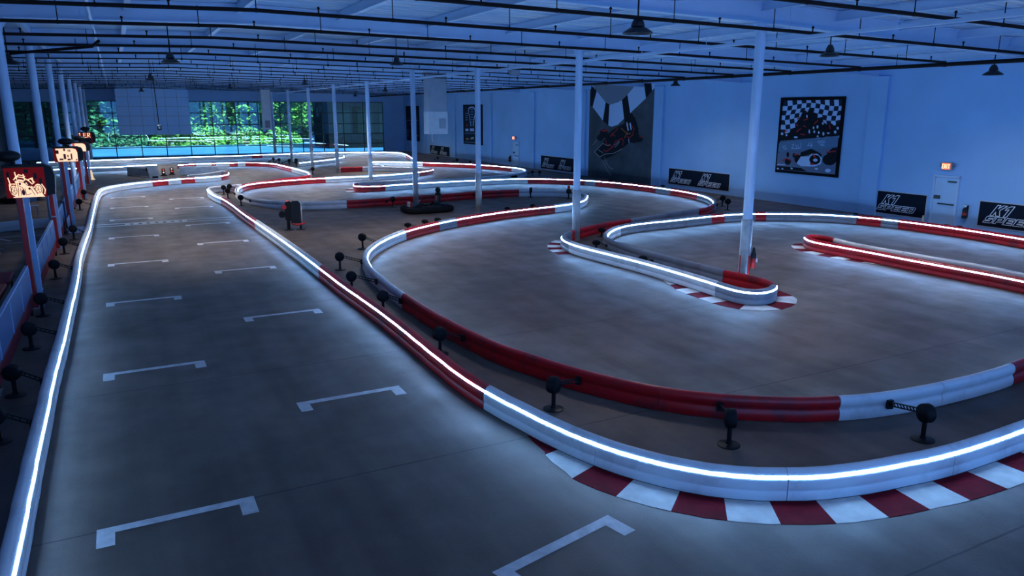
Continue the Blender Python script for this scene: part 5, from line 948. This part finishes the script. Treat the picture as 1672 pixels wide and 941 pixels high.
SETS = {
 'loop': (['mid_arm', 'red_loop'], 'black drum anchor along the big red loop barrier, {}', ['eighth from its right end', 'seventh from its right end', 'sixth from its right end', 'fifth from its right end', 'fourth from its right end', 'third from its right end', 'second from its right end', 'first at its right end'],
   [(7.68, 26.98), (5.94, 23.59), (5.47, 20.51), (5.54, 17.86), (5.58, 14.12), (6.18, 10.42), (7.85, 7.95), (10.68, 6.71)]),
 'armback': (['mid_arm'], 'black anchor peeking over the lit barrier arm below the kart, {} from the left', ORD, [(10.6, 30.2), (11.6, 30.8), (12.3, 31.05), (16.79, 33.05), (18.48, 33.49)]),
 'islandend': (['island_back'], 'black anchor behind the dark red barrier near the kart, {} from the left', ORD, [(12.62, 38.2), (18.08, 40.0), (21.5, 39.6)]),
 'bend': (['lane_right', 'back_bend', 'island_loop'], 'black anchor between lane barrier bend and island loop, {} from the camera', ORD, [(5.57, 42.72), (5.51, 46.69), (5.44, 48.95), (6.11, 49.4)]),
 'up': (['back_bend'], 'black anchor on the floor behind the far back loop, {} from the camera', ORD, [(13.7, 61.53), (14.22, 70.37), (14.15, 73.07), (14.89, 73.62), (13.57, 75.0), (13.28, 76.39)]),
 'gtip': (['right_bend'], 'black anchor by the far door bend, {} from the right', ORD, [(29.4, 52.2), (28.8, 52.9), (24.91, 51.5), (24.3, 52.0)]),
 'right': (['slope_back', 'kart_bend'], 'black anchor outside the bend below the double logo banner, {} from the right', ORD, [(27.67, 29.29), (28.5, 30.59)]),
 'tongue': (['slope_back', 'finger', 'wall_bend'], 'black anchor inside the barrier tongue, {} from its far end', ORD, [(17.21, 25.1), (15.3, 22.8), (15.73, 19.5)]),
 'hair': (['red_finger'], 'black anchor behind the red hairpin at the right edge, {} from its tip', ORD, [(24.3, 16.67), (24.22, 13.83)]),
 'wall': (['wall_bend', 'kart_bend', 'right_bend'], 'black anchor behind the barrier at the foot of the right wall, {} from the camera', ORD, [(30.6, 18.9), (30.2, 23.6), (30.9, 38.7), (30.0, 43.3), (29.6, 66.0), (29.6, 69.2), (29.2, 73.3)]),
 'left': (['lane_left', 'lane_hairpin'], 'black drum anchor between pit fence and left lane barrier, {} from the camera', ORD, [(-2.12, 13.2), (-2.12, 15.4), (-2.12, 18.5), (-2.12, 21.5), (-2.12, 26.3), (-2.12, 30.9), (-1.95, 34.2), (-2.1, 44.6), (-2.05, 49.8)]),
}
for g, (keys, lab, words, pts) in SETS.items():
    for k, (x, y) in enumerate(pts): place(x, y, lab.format(words[k]), 'black barrier anchors', False, keys, .62 if g in ('armback', 'tongue', 'wall', 'gtip', 'hair') else 1.)
place(23.2, 37.4, 'black anchor with a red marker head at the right end of the island', 'black barrier anchors', True, ['island_back', 'mid_arm'])

# ------------------------------------------------------------------ karts
def rrect(L, W, r, n=6):
    out = []
    for cx, cy, a0 in ((L / 2 - r, W / 2 - r, 0), (-L / 2 + r, W / 2 - r, 90), (-L / 2 + r, -W / 2 + r, 180), (L / 2 - r, -W / 2 + r, 270)):
        for i in range(n + 1):
            a = radians(a0 + 90 * i / n); out.append((cx + r * cos(a), cy + r * sin(a)))
    return out
def kart(label, loc, rz, body, group=None):
    """nose towards +x"""
    t = thing('racing_kart', label, 'kart', loc, rz, group)
    R = rrect(2.42, 1.45, .30)
    mb = MB(); sweep([(0.03, .07), (.05, .12), (.05, .24), (.02, .30), (-.05, .31), (-.09, .27), (-.09, .10), (-.05, .06)], R + R[:1], [(0, 0)] * 0 or normals(R + R[:1], R, -1), -1, mb, False); mb.build('bumper_ring', 'rubber', t)
    MB().box((.0, 0, .09), (2.1, 1.15, .05), bev=.01).build('floor_pan', 'black', t)
    for s in (-1, 1):
        sp = MB().box((-.02, s * .48, .235), (1.15, .26, .22), bev=.05).build('side_pod', body, t)
        MB().box((.05, s * .48, .35), (.08, .24, .012)).build('stripe', 'red_paint', sp)
    n = MB(); n.extr([(1.02, -.42, .12), (1.02, -.42, .30), (.55, -.42, .50), (.35, -.42, .48), (.40, -.42, .14)], (0, .84, 0)); n.build('nose_cone', body, t)
    MB().box((.97, 0, .42), (.10, .34, .30), bev=.05).box((.95, .2, .42), (.09, .08, .26), 1, bev=.02).box((.95, -.2, .42), (.09, .08, .26), 2, bev=.02).build('number_panel', ['kerb_white', 'red_paint', 'blue_cap'], t)['label'] = 'white, red and blue front panel'
    MB().tube([(.62, 0, .40), (.36, 0, .62)], .022, 8).build('steering_column', 'metal', t)
    mb = MB(); C = [(.33 - .09 * sin(a) * .9, .16 * cos(a), .62 + .14 * sin(a)) for a in [2 * pi * i / 20 for i in range(20)]]; mb.tube(C, .018, 8, closed=True); mb.tube([C[0], C[10]], .014, 6); mb.build('steering_wheel', 'black', t)
    st = MB(); S = [(.22, .17), (-.30, .16), (-.52, .30), (-.66, .78), (-.60, .80), (-.44, .34), (-.26, .23), (.20, .23)]
    st.extr([(x, -.23, z) for x, z in S], (0, .46, 0)); 
    for s in (-1, 1): st.extr([(-.02, s * .23, .18), (-.34, s * .23, .18), (-.56, s * .23, .52), (-.38, s * .23, .46)], (0, -.04 * s, 0))
    sb = st.build('seat', 'black', t); MB().box((-.53, 0, .56), (.03, .05, .42)).build('harness', 'red_paint', sb)
    MB().box((-.88, 0, .24), (.32, .9, .26), bev=.03).build('rear_housing', 'black', t)
    for x, y, r, w in ((.70, .55, .13, .13), (.70, -.55, .13, .13), (-.72, .56, .145, .19), (-.72, -.56, .145, .19)):
        wh = MB().lathe([(r * .6, -w / 2), (r * .93, -w / 2), (r, -w * .32), (r, w * .32), (r * .93, w / 2), (r * .6, w / 2)], (x, y, r), 20, axis='y').build('wheel', 'rubber', t)
        MB().lathe([(r * .58, -w * .42), (r * .2, -w * .3), (r * .2, w * .3), (r * .58, w * .42)], (x, y, r), 14, axis='y').build('hub', 'metal', wh)
    return t
kart('black racing kart with a white front panel parked inside the island', (13.6, 35.75, 0), radians(183), 'black')
kart('dark kart with a red body behind the near blue fence panels', (-4.3, 20.0, 0), radians(90), 'orange')
kart('dark kart in the pit area left of the second red post', (-5.3, 31.2, 0), radians(100), 'orange')
kart('dark kart parked far back in the pit area near the left wall', (-5.2, 50.5, 0), radians(80), 'black')
# helper bollard beside the kart
t = thing('padded_bollard', 'tall black padded bollard standing behind the parked kart', 'bollard', (15.1, 38.0, 0))
MB().lathe([(.17, 0), (.17, .02), (.13, .05), (.14, .3), (.17, .6), (.13, .70)], n=20).build('bollard_body', 'rubber', t)
MB().ball((0, 0, .84), .15, 18).build('bollard_head', 'black', t)
# upright black board on feet
t = thing('equipment_stand', 'upright black equipment board with a white edge and red foot', 'equipment stand', (6.25, 32.85, 0), radians(-8))
mb = MB(); mb.extr([(.02, -.05, .27)] + [(.02 + .0 + .40, -.05, .27), (.44, -.05, 1.12), (.36, -.05, 1.24), (.10, -.05, 1.24), (.02, -.05, 1.14)], (0, .10, 0)); mb.build('board', 'black', t)
MB().tube([(.37, -.055, 1.24), (.455, -.055, 1.12), (.47, -.055, .30), (.60, -.055, .28)], .018, 8).build('edge_trim', 'kerb_white', t)
MB().tube([(.05, -.09, .28), (.22, -.11, .22), (.42, -.10, .24), (.58, -.06, .30)], .04, 8).build('foot_bar', 'red_paint', t)
MB().extr([(-.22, -.07, .45), (.03, -.07, .40), (.06, -.07, 1.20), (-.04, -.07, 1.25), (-.19, -.07, 1.20), (-.22, -.07, .95)], (0, .14, 0)).tube([(-.1, 0, .02), (-.1, 0, .5)], .07, 10).build('padded_post', 'rubber', t)
MB().lathe([(.13, -.05), (.15, 0), (.13, .05)], (-.33, 0, .68), 18, axis='y').tube([(-.33, 0, .68), (-.15, 0, .7)], .03, 8).build('wheel', 'rubber', t)
MB().lathe([(.09, -.03), (.1, 0), (.09, .03)], (-.24, -.07, 1.0), 16, axis='y').build('red_lamp', 'red_paint', t)
MB().lathe([(.045, 1.20), (.05, 1.25), (.02, 1.28)], (-.08, 0, 0), 12).build('top_lamp', 'lamp_red', t)
for x in (-.1, .40): MB().lathe([(.2, 0), (.2, .015), (.05, .04), (.04, .26)], (x, 0, 0), 20).build('base_plate', 'black', t)
# bracket lying in the red hairpin, extinguisher on the near column
solo(MB().box((0, 0, 0), (.05, .95, .08), rz=0, bev=.01).box((.0, .47, -.02), (.09, .08, .12)), 'clamp_bar', 'metal', 'small metal clamp bar lying inside the tip of the red hairpin', 'clamp bar', (0, 0, 0)).location = (22.72, 18.6, .06)
t = thing('fire_extinguisher', 'red and black fire extinguisher strapped to the nearest middle column', 'fire extinguisher', (15.98, 15.74, .55))
MB().lathe([(.03, 0), (.08, .02), (.08, .42), (.04, .50)], n=16).build('cylinder', 'red_paint', t)
MB().lathe([(.082, .30), (.086, .31), (.086, .41), (.05, .51), (.04, .60), (.02, .62)], n=16).build('valve_head', 'black', t)
MB().box((.06, -.06, .24), (.07, .06, .1), rz=radians(-45)).build('label_plate', 'lamp_white' if False else 'kerb_white', t)
for a0, a1 in ((150, 185), (262, 330)):
    mb = MB()
    for k in range(6):
        p, q = radians(a0 + (a1 - a0) * k / 6), radians(a0 + (a1 - a0) * (k + 1) / 6)
        mb.poly([(.161 * cos(p), .161 * sin(p), .33), (.161 * cos(q), .161 * sin(q), .33), (.161 * cos(q), .161 * sin(q), .95), (.161 * cos(p), .161 * sin(p), .95)])
    mb.build('red_tape', 'red_paint', NEARCOL)

# ------------------------------------------------------------------ pit fence
FX = -2.36
def fence(ya, yb, label):
    o = (FX, (ya + yb) / 2, 0); t = thing('fence_section', label, 'fence section', o, 0, 'pit fence panels'); Lh = yb - ya
    MB().box((0, 0, .85), (.05, Lh, .70)).build('panel_sheet', 'blue_panel', t, smooth=0)
    MB().box((0, 0, 1.215), (.07, Lh, .035)).build('top_rail', 'pale_trim', t, smooth=0)
    MB().box((0, 0, .32), (.04, Lh, .34)).build('kick_board', 'seat_red', t, smooth=0)
    n = max(2, int(Lh / 1.6))
    for k in range(n + 1): MB().box((.032, -Lh / 2 + .05 + (Lh - .1) * k / n, .84), (.025, .035, .66)).build('batten', 'pale_trim', t, smooth=0)
    for yy in (-Lh / 2 + .3, Lh / 2 - .3): MB().box((0, yy, .08), (.06, .06, .16)).build('foot', 'black', t, smooth=0)
fence(6.0, 13.9, 'nearest blue fence panel at the left picture edge'); fence(14.1, 21.9, 'blue fence panel left of the first red post'); fence(22.8, 30.9, 'blue fence panel between the first and second red posts')
fence(32.7, 36.5, 'blue fence panel between the second and third red posts'); fence(37.6, 45.5, 'blue fence panel beyond the finish gate'); fence(46.5, 54.5, 'blue fence panel far back before the fifth red post'); fence(55.5, 63, 'farthest blue fence panel along the pit')
def fpost(x, y, h, label):
    t = thing('fence_post', label, 'post', (x, y, 0), 0, 'red fence posts')
    MB().box((0, 0, h / 2), (.13, .13, h), bev=.012).build('post_shaft', 'red_post', t)
    MB().box((.12, .06, h * .5), (.09, .09, h), bev=.008).build('side_profile', 'pale_trim', t)
    MB().box((0, 0, .015), (.30, .30, .03)).build('base_plate', 'metal', t); MB().box((0, 0, 1.22), (.16, .16, .05)).build('clamp', 'metal', t)
fpost(-2.38, 32.1, 2.75, 'second red fence post, rising right of the near lit sign')
fpost(-2.42, 46.0, 2.0, 'red fence post behind the second lit sign'); fpost(-2.42, 55.0, 2.3, 'red fence post far back before the last lit sign')

def sign(x, y, w, zb, zt, label, art):
    o = (x, y, 0); t = thing('lightbox_sign', label, 'lit sign', o, 0, 'lit signs on the pit fence')
    xl, xr = -w / 2, w / 2; pxs = xl + .28 * w
    MB().box((pxs, .14, zb * .5 + .2), (.13, .13, zb + .4), bev=.012).build('post', 'red_post', t)
    MB().box((pxs + .14, .16, zb * .5 + .2), (.12, .09, zb + .4), bev=.008).build('side_profile', 'pale_trim', t)
    MB().box((pxs, .14, .015), (.3, .3, .03)).build('base_plate', 'metal', t)
    MB().box((0, .03, (zb + zt) / 2), (w, .06, zt - zb)).build('sign_panel', 'sign_red', t, smooth=0)
    h = MB(); h.box((0, .12, zt + .03), (w + .06, .42, .07), bev=.015); h.extr([(xr, -.02, zb + .02), (xr, -.02, zt + .06), (xr + .16, -.02, zt - .02), (xr + .22, -.02, zt - .22), (xr + .18, -.02, zb + .06)], (0, .4, 0)); h.build('hood', 'black', t)
    H = zt - zb; at = lambda u, v, d=0: (xl + u * w, -.004 - d, zb + v * H)
    if art == 'car':
        a = MB(); g = lambda pts, d=.0: a.poly([at(u, v, d) for u, v in pts], 0)
        g([(.20, .02), (.92, .02), (.86, .20), (.70, .34), (.56, .40), (.50, .56), (.34, .62), (.24, .56), (.26, .40), (.22, .26)])
        for cx, cy, rx, ry in ((.20, .24, .10, .17), (.80, .26, .11, .18)): g([(cx + rx * cos(q), cy + ry * sin(q)) for q in [2 * pi * i / 16 for i in range(16)]], .003)
        for pts in ([(.13, .40), (.09, .66)], [(.30, .60), (.27, .84)], [(.49, .58), (.47, .76)], [(.69, .46), (.68, .64)]): line_strip(a, pts, .03, False, lambda u, v: at(u, v, .002))
        line_strip(a, [(.17, .02), (.92, .015)], .03, False, lambda u, v: at(u, v, .002))
        for pts in ([(.22, .60), (.30, .70), (.46, .66), (.58, .56), (.66, .44)], [(.26, .66), (.36, .76), (.50, .70)], [(.10, .44), (.10, .26), (.16, .14)], [(.90, .42), (.97, .24), (.94, .10)], [(.56, .58), (.64, .62), (.72, .50)], [(.12, .46), (.22, .46), (.30, .42)]):
            line_strip(a, pts, .028, False, lambda u, v: at(u, v, .0025))
        a.build('artwork', 'art_glow', t, smooth=0)
        d = MB(); h_ = lambda pts, e=.006: d.poly([at(u, v, e) for u, v in pts], 0)
        el = lambda cx, cy, rx, ry, e=.006: h_([(cx + rx * cos(q), cy + ry * sin(q)) for q in [2 * pi * i / 14 for i in range(14)]], e)
        el(.42, .17, .045, .10)
        for cx, cy in ((.58, .29), (.57, .46), (.49, .52), (.36, .46)): el(cx, cy, .03, .04)
        for cx, cy, rx, ry in ((.20, .24, .07, .12), (.80, .26, .08, .13)):
            ring = [(cx + rx * cos(q), cy + ry * sin(q)) for q in [2 * pi * i / 16 for i in range(16)]]; line_strip(d, ring, .016, True, lambda u, v: at(u, v, .007))
            for q in range(5): line_strip(d, [(cx, cy), (cx + rx * .8 * cos(q * 1.26), cy + ry * .8 * sin(q * 1.26))], .012, False, lambda u, v: at(u, v, .007))
        for pts in ([(.34, .54), (.46, .50), (.56, .38)], [(.62, .28), (.66, .16), (.70, .06)], [(.33, .40), (.40, .34), (.44, .26)], [(.60, .12), (.50, .09)], [(.30, .48), (.31, .26), (.29, .06)], [(.66, .34), (.73, .20)], [(.26, .56), (.34, .62), (.44, .60)], [(.36, .30), (.36, .08)], [(.47, .30), (.48, .08)], [(.52, .42), (.62, .36)], [(.70, .30), (.76, .10)], [(.88, .40), (.93, .24)], [(.13, .38), (.12, .16)], [(.25, .46), (.24, .38)]):
            line_strip(d, pts, .016, False, lambda u, v: at(u, v, .007))
        d.build('artwork_lines', 'seat_red', t, smooth=0)
        for u0, v0, u1, v1 in ((.06, .62, .13, .86), (.50, .80, .60, .93), (.72, .60, .80, .80), (.84, .30, .92, .62)):
            MB().poly([at(u0, v0, .001), at(u1, v0, .001), at(u1, v1, .001), at(u0, v1, .001)]).build('dark_patch', 'black', t, smooth=0)
    elif art == 'board':
        a = MB(); a.poly([at(u, v) for u, v in ((.10, .98), (.80, .98), (.93, .92), (.99, .70), (.98, .03), (.16, .03), (.12, .3), (.10, .6))]); a.build('artwork', 'art_glow', t, smooth=0)
        d = MB(); q_ = lambda u0, v0, u1, v1: d.poly([at(u0, v0, .003), at(u1, v0, .003), at(u1, v1, .003), at(u0, v1, .003)])
        for r in ((.40, .20, .50, .58), (.55, .12, .68, .24), (.70, .16, .76, .60), (.42, .80, .50, .97), (.60, .74, .64, .90), (.67, .72, .71, .9), (.22, .14, .38, .26), (.10, .60, .22, .86), (.9, .1, .96, .2), (.56, .34, .61, .52)): q_(*r)
        d.build('artwork_lines', 'seat_red', t, smooth=0)
    elif art == 'arch':
        a = MB(); a.poly([at(u, v) for u, v in ((.15, .98), (.75, .98), (.92, .85), (.99, .6), (.98, .04), (.66, .04), (.60, .55), (.15, .62))]); a.build('artwork', 'art_glow', t, smooth=0)
        a = MB(); a.poly([at(u, v) for u, v in ((0, .98), (.13, .98), (.13, .60), (0, .62))]); a.build('artwork_lines', 'art_glow_red', t, smooth=0)
    else:
        a = MB(); L1 = lambda pts: line_strip(a, [(u, v) for u, v in pts], .05, False, lambda u, v: at(u, v, .003))
        L1([(.06, .95), (.12, .98), (.12, .62)]); L1([(.04, .62), (.22, .62)])
        L1([(.58, .98), (.40, .98), (.40, .60), (.60, .60)]); L1([(.40, .80), (.56, .80)])
        L1([(.70, .60), (.70, .98), (.86, .96), (.86, .80), (.70, .78), (.88, .60)])
        a.build('lettering', 'art_glow', t, smooth=0)
        b = MB(); b.poly([at(.1, .02, .001), at(.95, .02, .001), at(.95, .5, .001), at(.1, .5, .001)]); b.build('dark_patch', 'black', t, smooth=0)
    bc = MB().ball((xl + .12 * w if art == 'car' else xl + .55 * w, .22, zt + .27), (.30, .2, .145), 20).build('beacon', 'black', t)
    MB().tube([(xl + .24 * w if art == 'car' else xl + .55 * w, .2, zt + .04), (xl + .24 * w if art == 'car' else xl + .55 * w, .2, zt + .2)], .05, 10).build('beacon_stem', 'black', bc)
    MB().ball((xr - .35 * w, .15, zt + .08), (.04, .04, .05), 10).build('knob', 'black', t)
sign(-2.16, 22.35, .86, 2.88, 3.63, 'nearest lit sign, red with a cream racing car drawing', 'car')
sign(-2.0, 37.0, .88, 2.90, 3.47, 'second lit sign, cream board with dark red blocks', 'board')
sign(-1.98, 50.0, .66, 2.72, 3.20, 'third lit sign, small cream arched board', 'arch')
sign(-1.95, 60.0, .80, 2.80, 3.52, 'farthest lit sign with cream letters over red and black', 'letters')
# finish gate at the fence, pit lane barrier and bits behind the fence
t = thing('lane_plate', 'pale blue floor plate between the fence and the lane barrier at the start line', 'floor plate', (-1.95, 37.0, 0))
MB().box((.02, .0, .012), (.62, 1.9, .02), bev=.004).build('plate', 'pale_trim', t); MB().box((-.24, -.6, .35), (.03, 1.5, .62), bev=.005).build('side_screen', 'pale_trim', t)
P = [(-6.2, 37.0), (-5.2, 37.5), (-4.4, 37.9), (-3.6, 38.2), (-2.95, 38.3)]
mb = MB(); sweep(PROF, P, normals(P, P, -1), -1, mb); t = solo(mb, 'pit_barrier', 'white', 'unlit white barrier across the pit area seen through the fence', 'track barrier', (-4.4, 37.9, 0))
solo(MB().box((-4.9, 36.2, .003), (3.6, .12, .003)).box((-4.9, 34.4, .003), (4.4, .07, .003)).box((-4.4, 35.4, .003), (.12, 1.0, .003), rz=.5), 'pit_marking', 'mark', 'faint white lines painted on the pit floor behind the fence', 'floor marking', (-4.9, 35.2, 0), None, 0)
t = thing('chair', 'small white metal chair in the pit behind the near sign', 'chair', (-4.05, 43.4, 0))
MB().box((0, 0, .46), (.44, .44, .04), bev=.01).build('seat', 'pale_trim', t); MB().box((0, .21, .80), (.44, .03, .3), bev=.01).build('backrest', 'pale_trim', t)
for x in (-.19, .19):
    for y in (-.19, .19): MB().tube([(x, y, 0), (x, y, .45 if y < 0 else .9)], .014, 6).build('leg', 'pale_trim', t)
t = thing('padded_bench', 'red padded bench behind the nearest fence panels', 'bench', (-2.98, 21.3, 0))
MB().box((0, .75, .92), (.5, 1.3, .10), bev=.03).build('mesh_pad', 'seat_red', t); MB().box((0, -.85, .90), (.5, 1.6, .12), bev=.03).build('front_pad', 'orange', t)
MB().box((0, 0, .82), (.44, 3.0, .06)).build('frame', 'black', t)
for x in (-.18, .18):
    for y in (-1.3, 1.3): MB().box((x, y, .4), (.05, .05, .8)).build('leg', 'black', t)
t = thing('pit_banner', 'red and orange upright banner panel at the left picture edge behind the fence', 'banner', (-4.35, 32.4, 0))
MB().box((0, 0, 1.35), (.10, 1.2, 1.5), bev=.03).build('panel', 'red_paint', t); MB().box((.06, -.3, 1.2), (.03, .4, 1.2)).build('orange_stripe', 'orange', t)
for y in (-.45, .45): MB().box((0, y, .3), (.06, .06, .6)).box((0, y, .02), (.4, .08, .04)).build('foot', 'metal', t)

# ------------------------------------------------------------------ opening beyond the start lane: gate panels, stand, signal boxes
def slab(name, A, B, h, m, label, cat):
    o = ((A[0] + B[0]) / 2, (A[1] + B[1]) / 2, 0); l = hypot(B[0] - A[0], B[1] - A[1]); an = atan2(B[1] - A[1], B[0] - A[0])
    t = thing(name, label, cat, o, an); MB().box((0, 0, h / 2 + .03), (l, .12, h), bev=.03).build('panel', m, t)
    for x in (-l / 2 + .3, l / 2 - .3): MB().box((x, 0, .015), (.3, .3, .03)).build('foot', 'black', t)
slab('gate_panel', (.45, 67.6), (2.25, 64.6), .60, 'kerb_white', 'left white gate panel at the opening beyond the start lane', 'gate panel')
slab('gate_panel', (4.1, 65.4), (6.9, 65.2), .66, 'kerb_white', 'right white gate panel at the opening beyond the start lane', 'gate panel')
t = thing('folding_stand', 'white slanted stand on a plate at the far lane opening', 'stand', (2.1, 62.2, 0))
MB().box((0, 0, .06), (1.15, .8, .12), bev=.02).build('stand_base', 'kerb_white', t)
MB().extr([(-.25, -.25, .12), (.42, -.25, .12), (.30, -.25, .98), (-.42, -.25, .98)], (0, .5, 0)).build('slanted_panel', 'kerb_white', t)
MB().box((.1, -.26, .2), (.4, .04, .14)).build('vent_slot', 'black', t); MB().lathe([(.13, -.05), (.13, .05)], (-.42, 0, .78), 16, axis='x').build('wheel', 'rubber', t)
for x, y, n in ((2.95, 65.6, 'left'), (3.6, 66.6, 'right')):
    t = thing('signal_box', 'black signal box with a red lamp at the %s side of the far opening' % n, 'signal light', (x, y, 0))
    MB().box((0, 0, .28), (.26, .24, .56), bev=.03).box((0, 0, .04), (.46, .36, .08), bev=.02).build('signal_body', 'black', t)
    MB().ball((0, -.12, .46 if n == 'left' else .27), .06, 12).build('red_lamp', 'lamp_red', t); MB().ball((0, -.12, .27 if n == 'left' else .46), .055, 12).build('white_lamp', 'lamp_white', t)
solo(MB().lathe([(.22, 0), (.22, .03), (.14, .06), (.08, .4), (.11, .44), (.04, .7), (.01, .72)], n=14), 'marker_lamp', 'cream', 'small cream lit marker at the far end of the pit fence', 'lamp', (0, 0, 0)).location = (-2.0, 64.4, 0)

# ------------------------------------------------------------------ outdoors beyond the windows
struct(MB().box((20, 165, -.25), (260, 142, .1)).build('ground_outside', 'lawn'))
def tree(label, x, y, h, r, seed, leafm, group, src=None):
    rd = random.Random(seed)
    t = thing('tree', label, 'tree', (x, y, -.2), rd.uniform(0, 6), group)
    mb = MB(); mb.tube([(0, 0, 0), (.1, .05, h * .3), (0, 0, h * .75)], [.28, .2, .06], 8)
    for k in range(5):
        a = rd.uniform(0, 6.28); mb.tube([(0, 0, h * (.3 + .08 * k)), (r * .6 * cos(a), r * .6 * sin(a), h * (.5 + .08 * k))], [.09, .03], 6)
    mb.build('trunk', 'bark', t)
    mb = MB()
    cl = [(rd.gauss(0, r * .5), rd.gauss(0, r * .4), h * rd.uniform(.16, .95), r * rd.uniform(.28, .5)) for _ in range(22)]
    for k in range(3600 if r < 6 else 6500):
        c = cl[k % 22]; u = rd.uniform(-1, 1); a = rd.uniform(0, 6.283); q = math.sqrt(1 - u * u); R = c[3] * rd.uniform(.75, 1.05)
        p = (c[0] + R * q * cos(a), c[1] + R * q * sin(a), c[2] + R * u); s = rd.uniform(.24, .48) * (1.9 if r > 6 else 1); b = rd.uniform(0, 6.28); e = rd.uniform(-.7, .7)
        ax = (cos(b) * s, sin(b) * s, e * s); bx = (-sin(b) * s * .6, cos(b) * s * .6, s * .5 * rd.uniform(-1, 1))
        mb.poly([tuple(p[i] - ax[i] for i in range(3)), tuple(p[i] + bx[i] for i in range(3)), tuple(p[i] + ax[i] for i in range(3)), tuple(p[i] - bx[i] for i in range(3))])
    mb.build('foliage', leafm, t, smooth=0)
    return t
spots = [(-22, 'leaf_dark'), (-13, 'leaf_dark'), (-4, 'leaf_dark'), (4, 'leaf'), (9.5, 'leaf'), (14.5, 'leaf'), (19.5, 'leaf'), (25, 'leaf'), (31, 'leaf_dark'), (38, 'leaf_dark')]
for k, (x, lm) in enumerate(spots):
    tree('green leafy tree outside the end windows, %s from the left' % ORD[k], x, 132 + (k * 37 % 7) - 3 + (4 if x > 28 else 0), 11.5 + (k * 13 % 4), 4.6, k + 3, lm, 'trees outside the windows')
for k in range(7):
    tree('tall leafy tree in the back row beyond the windows, %s from the left' % ORD[k], -26 + 11 * k, 147 + (k * 5 % 4), 18, 8.5, 40 + k, 'leaf' if k % 2 else 'leaf_dark', 'back row of trees outside')
for k in range(6):
    x = -4 + 5.6 * k; t = thing('shrub', 'leafy green bush at the foot of the outdoor trees, %s from the left' % ORD[k], 'bush', (x, 127 + (k % 2), -.2), 0, 'bushes outside the windows')
    mb = MB(); rd = random.Random(90 + k)
    for q in range(1500):
        u = rd.uniform(0, 1); a = rd.uniform(0, 6.283); R = rd.uniform(.85, 1.05); zz = 2.6 * u * R; w = math.sqrt(1 - u * u) * R
        p = (2.9 * w * cos(a), 1.6 * w * sin(a), zz); s_ = rd.uniform(.12, .25); b = rd.uniform(0, 6.28)
        mb.poly([(p[0] - s_, p[1], p[2]), (p[0], p[1] - s_ * cos(b), p[2] - s_ * .6), (p[0] + s_, p[1], p[2] + s_ * .3 * sin(b)), (p[0], p[1] + s_ * cos(b), p[2] + s_ * .7)])
    mb.build('foliage', 'leaf' if x > 2 else 'leaf_dark', t, smooth=0)
    MB().tube([(0, 0, 0), (.1, 0, 1.6)], [.12, .03], 6).build('stem', 'bark', t)
t = thing('outdoor_building', 'dark low building outside the right part of the end windows', 'building', (35, 112, -.2))
MB().box((0, 0, 4.2), (17, 9, 8.4)).build('building_walls', 'building', t, smooth=0)
for k in range(5): MB().box((-6.4 + 3.2 * k, -4.52, 3.6), (2.3, .06, 3.4)).build('window', 'building_glass', t, smooth=0)
MB().box((0, 0, 8.5), (17.6, 9.6, .25)).build('roof', 'building', t, smooth=0)

# ------------------------------------------------------------------ light, world, camera
w = bpy.data.worlds.new('dusk_sky'); sc.world = w; w.use_nodes = True
bg = w.node_tree.nodes['Background']; bg.inputs['Color'].default_value = (.09, .34, 1.0, 1); bg.inputs['Strength'].default_value = 1.5
sun = bpy.data.objects.new('sun', bpy.data.lights.new('sun', 'SUN')); COL.objects.link(sun)
sun.data.energy = 22; sun.data.angle = radians(4); sun.data.color = (1, .95, .85); sun.rotation_euler = (radians(48), 0, radians(40))
cam = bpy.data.objects.new('camera', bpy.data.cameras.new('camera')); COL.objects.link(cam); sc.camera = cam
cam.location = (0, 0, 5.0); cam.rotation_euler = (radians(90 - 13.3), 0, radians(-27.3)); cam.data.sensor_width = 36; cam.data.lens = 36 * 1225 / 1672; cam.data.clip_end = 500
vs = sc.view_settings; vs.view_transform = 'Standard'; vs.look = 'None'; vs.gamma = 1; vs.exposure = 0.55; vs.use_curve_mapping = False
sc.cycles.use_denoising = True; sc.cycles.max_bounces = 8; sc.cycles.diffuse_bounces = 5; sc.cycles.transparent_max_bounces = 12; sc.cycles.sample_clamp_indirect = 6
